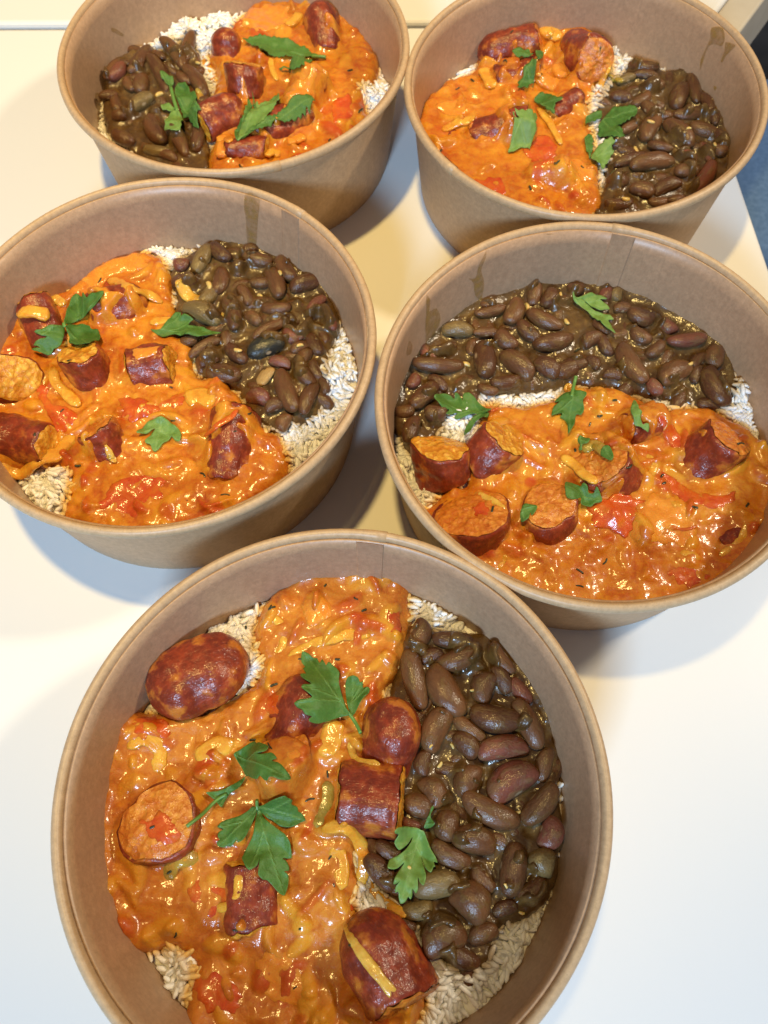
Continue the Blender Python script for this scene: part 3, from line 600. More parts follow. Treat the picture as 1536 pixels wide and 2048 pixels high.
# parsley: sprig = label, leaflets (crop, outline, pale?), stems (crop, points)
SPRIGS = {
 'E': [('large two part parsley leaf with a stem, over the sausages of the front bowl',
   [('k1',[(1285,640),(1200,660),(1100,690),(1010,715),(945,705),(930,680),(955,655),(900,640),(875,600),(830,575),(805,540),(850,510),(910,505),(960,490),(915,450),(868,410),(885,385),(950,380),(930,360),(890,335),(858,305),(870,288),(905,285),(880,245),(895,225),(865,185),(865,130),(880,98),(930,120),(965,150),(1000,155),(1020,200),(1045,165),(1075,215),(1100,190),(1145,225),(1165,240),(1190,280),(1185,360),(1200,430),(1220,500),(1250,580)],0),
    ('k1',[(1285,640),(1265,580),(1245,480),(1240,390),(1245,360),(1265,320),(1310,305),(1350,325),(1365,360),(1390,355),(1390,400),(1430,395),(1448,415),(1440,450),(1400,490),(1365,540),(1325,620),(1300,650)],0)],
   [('k1',[(1275,630),(1310,680),(1345,740),(1370,795)])]),
  ('toothed parsley leaflet on the sauce coated upright chunk',
   [('k2',[(555,215),(640,160),(720,110),(795,70),(815,95),(850,85),(950,125),(920,180),(820,210),(880,215),(980,200),(1030,235),(1040,265),(985,290),(1060,310),(1110,350),(1150,400),(1195,460),(1200,500),(1150,515),(1080,510),(1010,480),(960,480),(940,520),(895,505),(850,460),(820,500),(770,495),(720,465),(690,465),(650,380),(600,300)],0)],[]),
  ('narrow folded parsley leaflet with a thin stem reaching the flat sausage slice',
   [('k2',[(685,465),(640,500),(560,560),(450,610),(340,640),(240,650),(290,700),(350,745),(390,800),(425,820),(460,750),(510,670),(600,610),(660,540)],0)],
   [('k2',[(480,670),(350,750),(200,900),(20,1040)])]),
  ('three lobed parsley leaf in the centre of the front bowl',
   [('k2',[(815,830),(770,810),(720,860),(620,920),(460,970),(400,1010),(370,1050),(440,1070),(380,1110),(375,1160),(395,1190),(365,1220),(380,1265),(440,1280),(480,1265),(520,1270),(560,1230),(595,1190),(600,1220),(660,1200),(710,1130),(740,1050),(790,940),(810,900)],0),
    ('k2',[(830,825),(890,800),(1000,740),(1130,695),(1170,715),(1225,745),(1215,790),(1280,820),(1290,870),(1330,890),(1375,970),(1310,1000),(1250,1035),(1170,1050),(1090,1040),(1030,1000),(960,960),(900,910)],0),
    ('k2',[(822,830),(870,880),(900,940),(970,1000),(1060,1070),(1140,1130),(1190,1210),(1205,1290),(1210,1400),(1110,1400),(1150,1430),(1185,1500),(1180,1545),(1130,1550),(1175,1590),(1175,1700),(1150,1790),(1125,1825),(1060,1790),(1000,1720),(960,1680),(930,1650),(880,1640),(835,1590),(840,1520),(850,1400),(830,1470),(790,1510),(730,1535),(690,1490),(670,1440),(650,1400),(680,1330),(740,1220),(780,1120),(800,1000),(815,900)],0)],
   [('k2',[(826,850),(822,800),(820,745)])]),
  ('pale green parsley leaf lying on the beans of the front bowl',
   [('k3',[(870,600),(800,560),(700,550),(600,540),(480,560),(420,620),(430,660),(490,680),(420,790),(430,860),(490,940),(560,910),(650,830),(730,710),(690,820),(600,940),(480,1030),(370,1080),(325,1120),(300,1240),(390,1270),(480,1245),(590,1150),(500,1290),(430,1400),(400,1520),(460,1510),(520,1460),(440,1560),(430,1670),(480,1650),(490,1760),(520,1860),(600,1820),(650,1740),(690,1780),(720,1720),(725,1600),(780,1680),(820,1600),(815,1400),(850,1490),(915,1540),(955,1430),(950,1330),(900,1180),(870,1040),(930,1230),(1035,1320),(1080,1230),(1110,1220),(1090,1140),(1150,1150),(1120,1050),(1040,920),(970,750),(920,620)],1),
    ('k3',[(920,560),(960,440),(1000,320),(1060,190),(1090,220),(1040,320),(1040,400),(1105,490),(1050,550),(980,570)],0)],[])],
 'D': [('parsley leaf pointing left over the rice of the middle right bowl',
   [('k4',[(565,345),(520,330),(470,300),(430,240),(375,195),(325,205),(325,260),(290,205),(255,200),(250,245),(200,225),(120,215),(75,240),(105,280),(170,320),(210,330),(180,355),(215,375),(280,360),(250,400),(290,410),(370,385),(420,385),(470,380),(520,365)],0),
    ('k4',[(550,350),(480,370),(420,400),(370,450),(340,510),(335,555),(390,510),(430,450),(490,410),(530,410)],0)],[]),
  ('parsley leaf hanging from its stem where beans and sauce meet',
   [('k4',[(1265,150),(1240,175),(1180,200),(1120,250),(1110,270),(1150,270),(1100,310),(1080,370),(1085,390),(1140,370),(1170,380),(1150,405),(1190,420),(1215,470),(1220,540),(1240,520),(1280,450),(1290,380),(1330,390),(1355,340),(1345,260),(1375,220),(1360,190),(1300,180)],0)],
   [('k4',[(1250,230),(1264,155),(1290,50)])]),
  ('light green split parsley leaf on the beans of the middle right bowl',
   [('k8',[(105,140),(150,190),(240,190),(340,180),(430,195),(490,210),(540,235),(500,250),(440,250),(500,290),(560,340),(565,375),(500,385),(440,390),(380,370),(310,320),(230,260),(160,220)],1),
    ('k8',[(105,145),(110,240),(150,310),(230,380),(320,440),(410,525),(440,530),(480,580),(560,640),(640,700),(600,600),(610,590),(580,540),(560,500),(625,495),(590,450),(540,430),(430,410),(350,390),(260,300),(200,230),(150,180)],1)],[]),
  ('narrow parsley leaf on the small sauce covered sausage piece',
   [('k8',[(870,1550),(830,1690),(870,1790),(900,1860),(980,1880),(1040,1950),(1070,1940),(1075,1850),(1040,1830),(1000,1840),(960,1760),(985,1700),(940,1660),(920,1590)],1)],[]),
  ('crumpled parsley leaf beside the red tomato wedge',
   [('k4',[(1190,990),(1200,960),(1240,965),(1310,980),(1330,990),(1350,960),(1390,1000),(1400,1050),(1440,1050),(1460,995),(1500,1060),(1510,1120),(1450,1140),(1410,1170),(1335,1140),(1330,1090),(1280,1100),(1210,1090)],0)],[]),
  ('small parsley bit on the round sausage slice',
   [('k4',[(820,1190),(845,1140),(900,1145),(960,1150),(940,1210),(910,1240),(900,1210),(880,1270),(825,1300),(810,1240)],0)],[]),
  ('two dark parsley scraps on the sauce draped sausage slice',
   [('k4',[(1320,560),(1360,570),(1410,580),(1390,620),(1340,640),(1340,680),(1310,680),(1320,640),(1300,600)],0),
    ('d4',[(320,410),(370,410),(395,490),(370,520),(300,480)],0)],[])],
 'C': [('three part parsley leaf over the left sausages of the middle left bowl',
   [('k5',[(305,335),(300,290),(340,200),(375,130),(400,110),(435,130),(450,105),(475,135),(500,105),(560,90),(605,90),(600,120),(560,170),(480,240),(420,300),(350,325)],0),
    ('k5',[(295,350),(250,345),(160,360),(70,395),(130,425),(170,435),(100,455),(55,490),(110,505),(50,530),(80,550),(160,555),(250,520),(290,480),(298,400)],0),
    ('k5',[(310,355),(360,335),(420,335),(490,345),(510,375),(560,380),(575,420),(585,455),(520,465),(500,490),(420,505),(340,485),(335,430)],0)],
   [('k5',[(300,335),(302,350),(310,362)])]),
  ('parsley leaf reaching from the sauce onto the beans of the middle left bowl',
   [('k5',[(960,375),(1040,375),(1100,310),(1160,255),(1195,250),(1200,285),(1225,262),(1290,290),(1270,320),(1260,350),(1350,355),(1400,385),(1505,405),(1440,420),(1330,435),(1230,430),(1120,420),(1050,430)],0)],[]),
  ('fan shaped parsley leaf lying alone on smooth orange sauce',
   [('k5',[(1040,1055),(980,1065),(920,1110),(860,1180),(910,1185),(960,1170),(1000,1140),(980,1180),(925,1230),(930,1255),(965,1265),(975,1300),(1000,1315),(1040,1290),(1060,1260),(1100,1230),(1125,1200),(1150,1230),(1190,1240),(1200,1180),(1170,1130),(1120,1090),(1080,1060)],1)],[])],
 'A': [('long smooth dark parsley leaf at the back of the back left bowl',
   [('k6',[(1445,270),(1380,235),(1300,170),(1180,125),(1020,97),(900,97),(790,120),(870,170),(980,220),(1060,260),(1180,275),(1330,272)],0),
    ('k6',[(1390,280),(1300,290),(1220,330),(1190,365),(1100,360),(1120,380),(1230,385),(1320,350)],0)],[('k6',[(1380,272),(1450,272),(1500,278)])]),
  ('feathery parsley leaf on the beans of the back left bowl',
   [('k6',[(210,580),(230,510),(290,485),(320,520),(340,560),(380,570),(400,620),(380,640),(420,690),(435,720),(370,710),(415,760),(415,870),(380,860),(330,790),(290,800),(250,680)],0),
    ('k6',[(90,400),(140,420),(165,440),(195,440),(200,470),(180,560),(150,500),(100,460)],0),
    ('k6',[(240,740),(280,800),(260,900),(205,905),(120,880),(130,800),(190,740)],1),
    ('k6',[(95,690),(150,675),(215,700),(180,735),(110,725)],1)],[('k6',[(180,540),(205,640),(235,740)])]),
  ('bright split parsley leaf over the long sausage of the back left bowl',
   [('k6',[(740,985),(720,930),(770,830),(830,660),(870,560),(885,570),(880,680),(820,800),(770,930)],0),
    ('k6',[(745,985),(780,860),(850,740),(910,650),(930,690),(1100,595),(1105,620),(1040,720),(1000,790),(1000,820),(890,900),(800,950)],1),
    ('k6',[(760,975),(860,890),(1010,800),(1130,730),(1240,700),(1330,695),(1340,720),(1420,730),(1380,770),(1250,820),(1090,860),(900,910)],0)],[])],
 'B': [('two small dark parsley cuttings on the rounded sausage piece',
   [('k7',[(120,130),(190,95),(280,100),(340,140),(280,165),(190,170)],0),('k7',[(365,110),(440,120),(440,180),(410,210),(375,170)],0)],[]),
  ('straight cut parsley strip in the back right bowl',[('k7',[(330,195),(350,212),(395,225),(385,260),(362,290),(368,325),(345,370),(340,440),(300,462),(280,500),(240,482),(215,500),(175,495),(195,470),(180,440),(222,408),(185,400),(220,350),(245,330),(235,310),(265,262),(300,225)],0)],[]),
  ('dark parsley piece on the small sausage corner',[('k7',[(350,600),(400,560),(500,570),(580,580),(640,610),(560,650),(555,760),(490,720),(440,670),(380,640)],0)],[]),
  ('square curled parsley piece on the flat sausage slice',[('k7',[(150,710),(190,722),(220,705),(262,722),(290,705),(330,715),(340,755),(380,790),(365,850),(375,920),(330,980),(300,1040),(230,1055),(170,1025),(110,1000),(125,930),(110,870),(170,855),(130,830),(165,790),(205,840),(190,780),(165,750)],1)],[]),
  ('broad parsley cutting where the rice meets the beans',
   [('k7',[(1040,830),(1150,700),(1370,675),(1405,730),(1390,770),(1200,870),(1280,970),(1240,990),(1000,980),(1010,880)],0),('k7',[(890,770),(1030,730),(1040,790),(980,830),(870,880)],0)],[]),
  ('forked parsley cutting between sauce and beans, below the broad one',
   [('k7',[(865,1000),(905,960),(950,1010),(950,1110),(920,1210),(880,1120)],0),('k7',[(925,1215),(1000,1090),(1110,1020),(1190,1010),(1150,1060),(1170,1130),(1110,1230),(1060,1310),(980,1260)],1)],[])]}
FLECKS = {
 'E': [(728,1220,18,20),(712,1196,16,-20),(545,1216,16,15),(540,1215,14,60),(492,1258,12,70),(650,1170,12,50),(548,1370,18,25),(505,1480,16,15),(540,1492,24,-45),(620,1600,22,20),(655,1548,18,85),(305,1655,14,30),(340,1745,14,40),(350,1870,14,80),(660,1715,16,60),(668,1770,12,-70),(600,1858,10,0),(470,1862,12,0),(590,1975,12,30),(700,1890,8,0),(675,1318,18,-3),(600,1318,12,0)],
 'D': [(1210,1122,22,55),(1160,1142,26,-25),(1160,1172,26,-15),(1258,932,18,25),(1200,830,14,10),(1180,848,12,60),(1325,952,10,40),(1150,900,10,-60),(985,1018,14,70),(1390,1015,16,-20),(1328,965,10,10),(1480,890,14,-5),(1495,1010,14,60),(1155,700,16,30),(1230,800,14,10)],
 'C': [(152,738,20,50),(125,822,14,40),(345,840,14,10),(155,930,14,10),(408,655,10,0),(405,950,18,-40),(450,990,24,-8),(200,562,16,60),(70,870,18,-70),(338,765,8,20),(500,828,10,0),(470,862,10,15)],
 'A': [(700,140,12,20),(722,222,14,30),(660,280,10,60),(560,200,8,0),(480,320,10,40)],
 'B': [(1010,125,12,20),(945,160,14,-30),(915,176,12,20),(1060,375,14,-70),(1112,330,14,-40),(1165,335,10,-20),(880,300,10,40),(1200,90,8,0),(1020,90,10,30)]}
WHERE = {'A': 'back left bowl', 'B': 'back right bowl', 'C': 'middle left bowl', 'D': 'middle right bowl', 'E': 'front bowl'}

# ------------------------------------------------------------------ builders
def bean_mesh(i, mat, split=False):
    r = random.Random(100+i); nu, nv = 18, 14
    u = np.linspace(0, math.pi, nu)[:, None]; v = np.linspace(0, 2*math.pi, nv, endpoint=False)[None]
    x = -np.cos(u)+0*v; rad = np.sin(u)**.78
    y = rad*np.cos(v); z = rad*np.sin(v)*(.86 if not split else .5)
    y = y*(1-.12*(1-x*x)*(y < 0)); bend = r.uniform(.16, .46)*(.5 if split else 1)
    P_ = np.stack([x, y+bend*(x*x-.4), z], -1).reshape(-1, 3)
    P_ += (fbm(P_*.01+i, .012, 2, i)*.09)[:, None]*P_
    f = grid_faces(nu, nv, True)
    me = mesh('kidney_bean', P_*.5, f, mat); return me
BMESH = {}
def get_bean(kind):
    i = random.randrange(7)
    if (kind, i) not in BMESH:
        BMESH[kind, i] = bean_mesh(i, M[{'': 'bean', 'r': 'bean_red', 'o': 'bean_olive', 'k': 'bean_black', 'p': 'bean_pale'}[kind]], kind == 'p')
    return BMESH[kind, i]
def wverts(o_me, Mx):
    n_ = len(o_me.vertices); a = np.empty(n_*3); o_me.vertices.foreach_get('co', a); a = a.reshape(-1, 3)
    Mm = np.array(Mx); return a @ Mm[:3, :3].T+Mm[:3, 3]
def faces_of(me): return [tuple(p.vertices) for p in me.polygons]
def add_geo(me, Mx): GEO.append((wverts(me, Mx), faces_of(me)))

def sausage(key, i, spec):
    px, py, Lp, Dp, ang, pitch, ends, coat, zc, label = spec
    zc = zc*.001-.002; Dp *= .955; s = mpp(px, py, zc); c = at(px, py, zc)
    d = np.array([math.cos(math.radians(ang)), -math.sin(math.radians(ang))])*20
    q = at(px+d[0], py+d[1], zc)-at(px-d[0], py-d[1], zc); yaw = math.atan2(q[1], q[0])
    L, r = Lp*s, Dp*s*.5
    if abs(pitch) < 45: L *= np.linalg.norm(q)/(40*s)
    R = Euler((0, -math.radians(pitch), yaw), 'XYZ').to_matrix()
    root = empty('sausage_piece', (c[0], c[1], zc), R); tag(root, label, 'sausage', 'sausage pieces in the curry bowls')
    nu, nv = 34, 44; sd = i*13+{'A': 1, 'B': 50, 'C': 90, 'D': 130, 'E': 170}[key]
    th = np.linspace(0, 2*math.pi, nv, endpoint=False)
    rr_ = random.Random(sd); ob = [rr_.uniform(.08, .24)*rr_.choice((-1, 1)), rr_.uniform(.08, .24)*rr_.choice((-1, 1))]; op = [rr_.uniform(0, 6), rr_.uniform(0, 6)]
    sq = 1+.07*np.cos(2*th+rr_.uniform(0, 6))+.045*np.cos(3*th+rr_.uniform(0, 6))
    def disp(p): return fbm(p+sd, .010, 3, sd)*.0017-np.abs(fbm(p*np.array([.6, 1, 1])+sd, .0045, 2, sd+8))*.0008+fbm(p*np.array([.5, 1, 1])+sd, .0022, 2, sd+5)*.00022
    V = []
    for u in np.linspace(-1, 1, nu):
        side = 0 if u < 0 else 1; a = abs(u); kind = ends[side]; prof = 1-.03*u*u
        if kind == 'r':
            kk = min(.95, .95*r/(L/2)); tt = max(0, (a-(1-kk))/kk); prof *= math.sqrt(max(0.0004, 1-tt**1.9))
        else:
            if a > .93: prof *= 1-.06*((a-.93)/.07)**2
        x = u*L/2+(0 if kind == 'r' else a**6*(1 if side else -1)*abs(ob[side]))*0
        xx = x+(0 if kind == 'r' else a*a*ob[side]*r*np.cos(th+op[side]))
        if kind != 'r': xx = xx+np.sign(u)*np.clip((a-.6)/.4, 0, 1)*fbm(np.stack([np.cos(th), np.sin(th)], -1)*r, .005, 3, sd+side)*.0016
        p = np.stack([xx+0*th, prof*r*sq*np.cos(th), prof*r*sq*np.sin(th)], -1); V.append(p)
    V = np.array(V); N = V.copy(); N[..., 0] = 0; N /= np.linalg.norm(N, axis=-1, keepdims=True)+1e-9
    V = V+N*disp(V)[..., None]
    sk = mesh('skin', V.reshape(-1, 3), grid_faces(nu, nv, True), M['skin']); put('skin', sk, root)
    Mx = root.matrix_basis; add_geo(sk, Mx)
    for side in (0, 1):
        if ends[side] == 'r': continue
        sg = 1 if side else -1; ring = V[-1 if side else 0]; cen = ring.mean(0); nr = 13; W = []
        for k in range(nr):
            rho = 1-k/(nr-1)*.985; p = cen+(ring-cen)*rho
            bulge = .05*r*(1-rho*rho)+.0004
            cr = fbm(p+sd, .0042, 3, sd+9)*.0011+np.abs(fbm(p+sd, .0016, 2, sd+3))*.0006
            e_ = min(1, (1-rho)*9)
            jag = .0006*np.abs(fbm(p+sd, .002, 2, sd+31))*(1-e_)
            p = p.copy(); p[:, 0] += sg*((bulge+cr)*e_+jag+.00015); W.append(p)
        W = np.array(W).reshape(-1, 3); f = grid_faces(nr, nv, True).tolist()
        n0 = (nr-1)*nv; f.append(list(range(n0, n0+nv)))
        if not side: pass
        f = [x[::-1] for x in f] if side else f
        cm = mesh('cut_face', W, f, M['cut_sauced' if (ends[side] == 's' or coat > .3) else 'cut']); put('cut_face', cm, root); add_geo(cm, Mx)
    return dict(c=c, r=r, L=L, coat=coat, seed=sd, reach=max(r, L/2)*1.1)

def field_raycast(X, Y, geo):
    off = 0; V = []; F = []
    for v, f in geo: V.append(v); F += [tuple(int(i)+off for i in x) for x in f]; off += len(v)
    V = np.vstack(V); bv = BVHTree.FromPolygons(V.tolist(), F)
    out = np.zeros(X.shape); dn = Vector((0, 0, -1)); fx, fy, fo = X.ravel(), Y.ravel(), out.ravel()
    for k in range(len(fx)):
        h = bv.ray_cast(Vector((fx[k], fy[k], .12)), dn)
        if h[0] is not None: fo[k] = h[0].z
    return out
def sample(F, X, Y, x, y):
    res = X[0, 1]-X[0, 0]; i = np.clip((np.asarray(y)-Y[0, 0])/res, 0, F.shape[0]-1.001); j = np.clip((np.asarray(x)-X[0, 0])/res, 0, F.shape[1]-1.001)
    a = i.astype(int); b = j.astype(int); s, t_ = i-a, j-b
    return F[a, b]*(1-s)*(1-t_)+F[a+1, b]*s*(1-t_)+F[a, b+1]*(1-s)*t_+F[a+1, b+1]*s*t_
def sheet_from_field(name, key, X, Y, Hf, keep, mat, attrs=None, dent=None):
    (cx, cy_), e, _, _ = BOWLS[key]; c = np.array([cx, cy_])*S
    dx, dy = X-c[0], Y-c[1]; th = np.arctan2(dy, dx); r = np.hypot(dx, dy); ri = r_in(th, e, Hf)+.0003
    over = r > ri; keepv = keep & (r < ri+(X[0, 1]-X[0, 0])*1.5)
    k = np.where(over, ri/np.maximum(r, 1e-6), 1); XX = c[0]+dx*k; YY = c[1]+dy*k
    idx = -np.ones(X.shape, int); 
    q = keepv[:-1, :-1] & keepv[1:, :-1] & keepv[:-1, 1:] & keepv[1:, 1:]
    used = np.zeros(X.shape, bool)
    for a in (0, 1):
        for b in (0, 1): used[a:used.shape[0]-1+a, b:used.shape[1]-1+b] |= q
    idx[used] = np.arange(used.sum())
    f = np.stack([idx[:-1, :-1][q], idx[:-1, 1:][q], idx[1:, 1:][q], idx[1:, :-1][q]], -1)
    v = np.stack([XX[used], YY[used], Hf[used]], -1)
    return mesh(name, v, f, mat, attrs={k_: a_[used] for k_, a_ in (attrs or {}).items()})

def sheet(name, loop_xy, zfun, mat, th, step, parent, vein=False, base=None, curl=None):
    loop = np.asarray(loop_xy)*1000; v2, f = tri_fill(loop, step); n_ = len(v2); x, y = v2[:, 0]/1000, v2[:, 1]/1000
    z = zfun(x, y); sd = sdist(loop/1000, x, y)
    if curl: z = z+curl(x, y, sd)
    at_ = {}
    if vein:
        b = np.asarray(base); dl = np.hypot(*(loop/1000-b).T); m = len(dl); w = max(3, m//14)
        tips = [i for i in range(m) if dl[i] == max(dl[(i+j) % m] for j in range(-w, w+1)) and dl[i] > .35*dl.max()]
        va = np.zeros(n_); md = loop[int(np.argmax(dl))]/1000
        for i in tips:
            p = loop[i]/1000
            if i != int(np.argmax(dl)):
                t_ = np.dot(p-b, md-b)/max(1e-9, np.dot(md-b, md-b)); s0 = b+(md-b)*max(0, min(.6, t_*.45))
            else: s0 = b
            e = p-s0; t_ = np.clip(((x-s0[0])*e[0]+(y-s0[1])*e[1])/max(1e-12, e@e), 0, 1)
            d_ = np.hypot(x-s0[0]-e[0]*t_, y-s0[1]-e[1]*t_); va = np.maximum(va, np.exp(-(d_/.00033)**2)*(1-.5*t_))
        at_['vein'] = np.concatenate([va, va*.5]); z = z-va*.00018
    top = np.stack([x, y, z], -1); bot = np.stack([x, y, z-th], -1)
    faces = [list(a) for a in f]+[[i+n_ for i in reversed(a)] for a in f]
    ed = {}
    for a in f:
        for i in range(len(a)): ed[(a[i], a[(i+1) % len(a)])] = 1
    for (a, b) in ed:
        if (b, a) not in ed: faces.append([b, a, a+n_, b+n_])
    v = np.vstack([top, bot]); o_ = empty_pos(parent)
    me = mesh(name, v-o_, faces, mat, attrs=at_); put(name, me, parent)
    GEO.append((v, faces)); return me
def empty_pos(p): return np.array(p.matrix_basis.translation) if p is not None else np.zeros(3)
def tube(name, pts3, rad, mat, parent, flat=1.0, taper=True, nseg=10, nz=None):
    P_ = np.asarray(pts3); n_ = len(P_); T = np.gradient(P_, axis=0); T /= np.linalg.norm(T, axis=1, keepdims=True)+1e-12
    up = np.array([0, 0, 1.]); Sd = np.cross(T, up); Sd /= np.linalg.norm(Sd, axis=1, keepdims=True)+1e-12; U = np.cross(Sd, T)
    a = np.linspace(0, 2*math.pi, nseg, endpoint=False); t_ = np.linspace(0, 1, n_)
    w = np.minimum(1, np.minimum(t_, 1-t_)*7+.18)**.6 if taper else np.ones(n_)
    R = rad*w
    if nz is not None: R = R*(1+nz)
    se = lambda q: np.sign(q)*np.abs(q)**.7
    v = P_[:, None]+Sd[:, None]*(R[:, None]*se(np.cos(a))[None])[..., None]+U[:, None]*(R[:, None]*flat*se(np.sin(a))[None])[..., None]
    f = grid_faces(n_, nseg, True).tolist(); f.append(list(range(nseg))[::-1]); f.append([(n_-1)*nseg+i for i in range(nseg)])
    v = v.reshape(-1, 3); o_ = empty_pos(parent); me = mesh(name, v-o_, f, mat); o = put(name, me, parent); GEO.append((v, f)); return o

MARKS = {'E': [('the pale parsley leaf', 825, 1715), ('the round red sausage end', 782, 1462), ('the short sausage cylinder', 742, 1598), ('the large striped sausage', 762, 1912), ('the rear rice gap', 870, 1235), ('the front rice patch', 960, 1900)],
 'D': [('the light green parsley leaf', 1190, 620), ('the left parsley leaf', 925, 810), ('the stemmed parsley leaf', 1140, 800), ('the right rice strip', 1465, 790), ('the yellow faced sausage', 870, 900)],
 'C': [('the black bean', 533, 697), ('the pale bean half', 530, 755), ('the parsley leaf', 385, 655), ('the right rice strip', 660, 760), ('the rear rice gap', 462, 510)],
 'A': [('the feathery parsley leaf', 360, 205), ('the upright sausage cylinder', 488, 168), ('the rear rice', 385, 70), ('the slanting sausage', 447, 232)],
 'B': [('the broad parsley cutting', 1235, 235), ('the forked parsley cutting', 1200, 295), ('the rear rice', 1245, 150)]}
def label_beans(key, BN):
    wh = WHERE[key]; done = set(i for i, b in enumerate(BN) if b[6]); k = {'A': .55, 'B': .6, 'C': .75, 'D': .75, 'E': 1}[key]
    def look(b):
        q = b[3]/b[4]; sz = 'large' if b[3] > .0165 else 'small' if b[3] < .0105 else ''
        return ' '.join(x for x in (sz, 'slim' if q > 2.1 else 'roundish' if q < 1.35 else '', {'r': 'reddish', 'o': 'olive brown'}.get(b[5], 'dark brown')) if x)
    def give(i, txt):
        b = BN[i]; done.add(i); b[0]['label'] = look(b)+' bean '+txt+', '+wh
        if 'group' in b[0]: del b[0]['group']
        b[0]['group'] = 'beans in the '+wh
    free = lambda: [i for i in range(len(BN)) if i not in done]
    for txt, f in (('farthest back', lambda b: b[2]), ('farthest forward', lambda b: -b[2]), ('farthest left', lambda b: b[1]), ('farthest right', lambda b: -b[1])):
        give(min(free(), key=lambda i: f(BN[i])), txt)
    dirs = ('right of', 'behind and right of', 'behind', 'behind and left of', 'left of', 'in front and left of', 'in front of', 'in front and right of')
    ordn = ('first', 'second', 'third', 'fourth', 'fifth', 'sixth', 'seventh', 'eighth', 'ninth', 'tenth', 'eleventh', 'twelfth', 'thirteenth', 'fourteenth', 'fifteenth', 'sixteenth', 'seventeenth', 'eighteenth', 'nineteenth', 'twentieth')
    place = {}                               # every bean's octant and rank about each mark
    for nm, mx, my in MARKS[key]:
        oc = {}
        for i, b in enumerate(BN):
            u, v = b[1]-mx, (my-b[2])*1.1; oc.setdefault(int(round(math.atan2(v, u)/(math.pi/4))) % 8, []).append((math.hypot(u, v), i))
        for o_, l_ in oc.items():
            for r_, (d_, i) in enumerate(sorted(l_)): place.setdefault(i, []).append((r_*35+d_, nm, o_, r_))
    for i in free():
        d_, nm, o_, r_ = min(place[i])
        txt = ordn[min(r_, 19)]+' '+dirs[o_]+' '+nm+', '+wh
        lk = look(BN[i])+' bean, '; n_ = len((lk+txt).split())
        if n_ > 16: lk = {'r': 'reddish', 'o': 'olive'}.get(BN[i][5], 'brown')+' bean, '
        BN[i][0]['label'] = lk+txt; BN[i][0]['group'] = 'beans in the '+wh
def toothed(ol, sp=4.6, amp=1.1):        # fine leaf teeth along a plain outline (photo pixels)
    P = np.asarray(ol, float); out = []
    for i in range(len(P)):
        a, b = P[i], P[(i+1) % len(P)]; L = np.hypot(*(b-a)); n_ = max(1, int(L/sp)); nr = np.array([(b-a)[1], -(b-a)[0]])/max(L, 1e-6)
        if i in (0, len(P)-1): n_ = 1
        for k in range(n_): out.append(a+(b-a)*k/n_+nr*(0 if k == 0 else amp*(1 if k % 2 else -1)))
    return out
def octants(items, marks, wh, noun, group):
    dirs = ('right of', 'behind and right of', 'behind', 'behind and left of', 'left of', 'in front and left of', 'in front of', 'in front and right of')
    ordn = ('first', 'second', 'third', 'fourth', 'fifth', 'sixth', 'seventh', 'eighth', 'ninth', 'tenth')
    place = {}
    for nm, mx, my in marks:
        oc = {}
        for i, (o, x, y) in enumerate(items):
            u, v = x-mx, (my-y)*1.1; oc.setdefault(int(round(math.atan2(v, u)/(math.pi/4))) % 8, []).append((math.hypot(u, v), i))
        for o_, l_ in oc.items():
            for r_, (d_, i) in enumerate(sorted(l_)): place.setdefault(i, []).append((r_*60+d_, nm, o_, r_))
    for i, (o, x, y) in enumerate(items):
        d_, nm, o_, r_ = min(place[i]); o['label'] = noun+', '+ordn[r_]+' '+dirs[o_]+' '+nm+', '+wh; o['group'] = group
FMARKS = {'E': [('the three lobed parsley', 530, 1650), ('the flat sausage slice', 326, 1652), ('the big sausage end', 396, 1350), ('the top sauce mound', 650, 1230), ('the large striped sausage', 762, 1912)],
 'D': [('the red tomato wedge', 1235, 1030), ('the broad sausage slice', 942, 1050), ('the lone dark sausage', 1420, 905), ('the stemmed parsley leaf', 1140, 820)],
 'C': [('the fan shaped parsley', 320, 868), ('the three part parsley', 135, 650), ('the red sausage cylinder', 304, 735)],
 'A': [('the split parsley leaf', 540, 240), ('the long parsley leaf', 565, 100)],
 'B': [('the square parsley piece', 1048, 250), ('the parsley strip', 1050, 150)]}
BITS = {'E': [(880, 1530, 13), (905, 1492, 11), (1012, 1772, 10), (862, 1492, 9), (815, 1735, 14), (1043, 1826, 12), (1035, 1625, 12), (945, 1380, 10)],
 'D': [(932, 728, 17), (1057, 605, 15), (1133, 643, 15), (1122, 588, 11), (1382, 727, 12), (1255, 683, 13), (1032, 795, 20)],
 'C': [(475, 700, 16), (418, 570, 18), (560, 545, 14), (445, 630, 13), (600, 690, 13), (520, 590, 12)],
 'A': [(318, 188, 16), (395, 125, 13), (200, 198, 12)], 'B': [(1378, 256, 9), (1272, 298, 16), (1302, 243, 14), (1430, 288, 11), (1252, 398, 16)]}
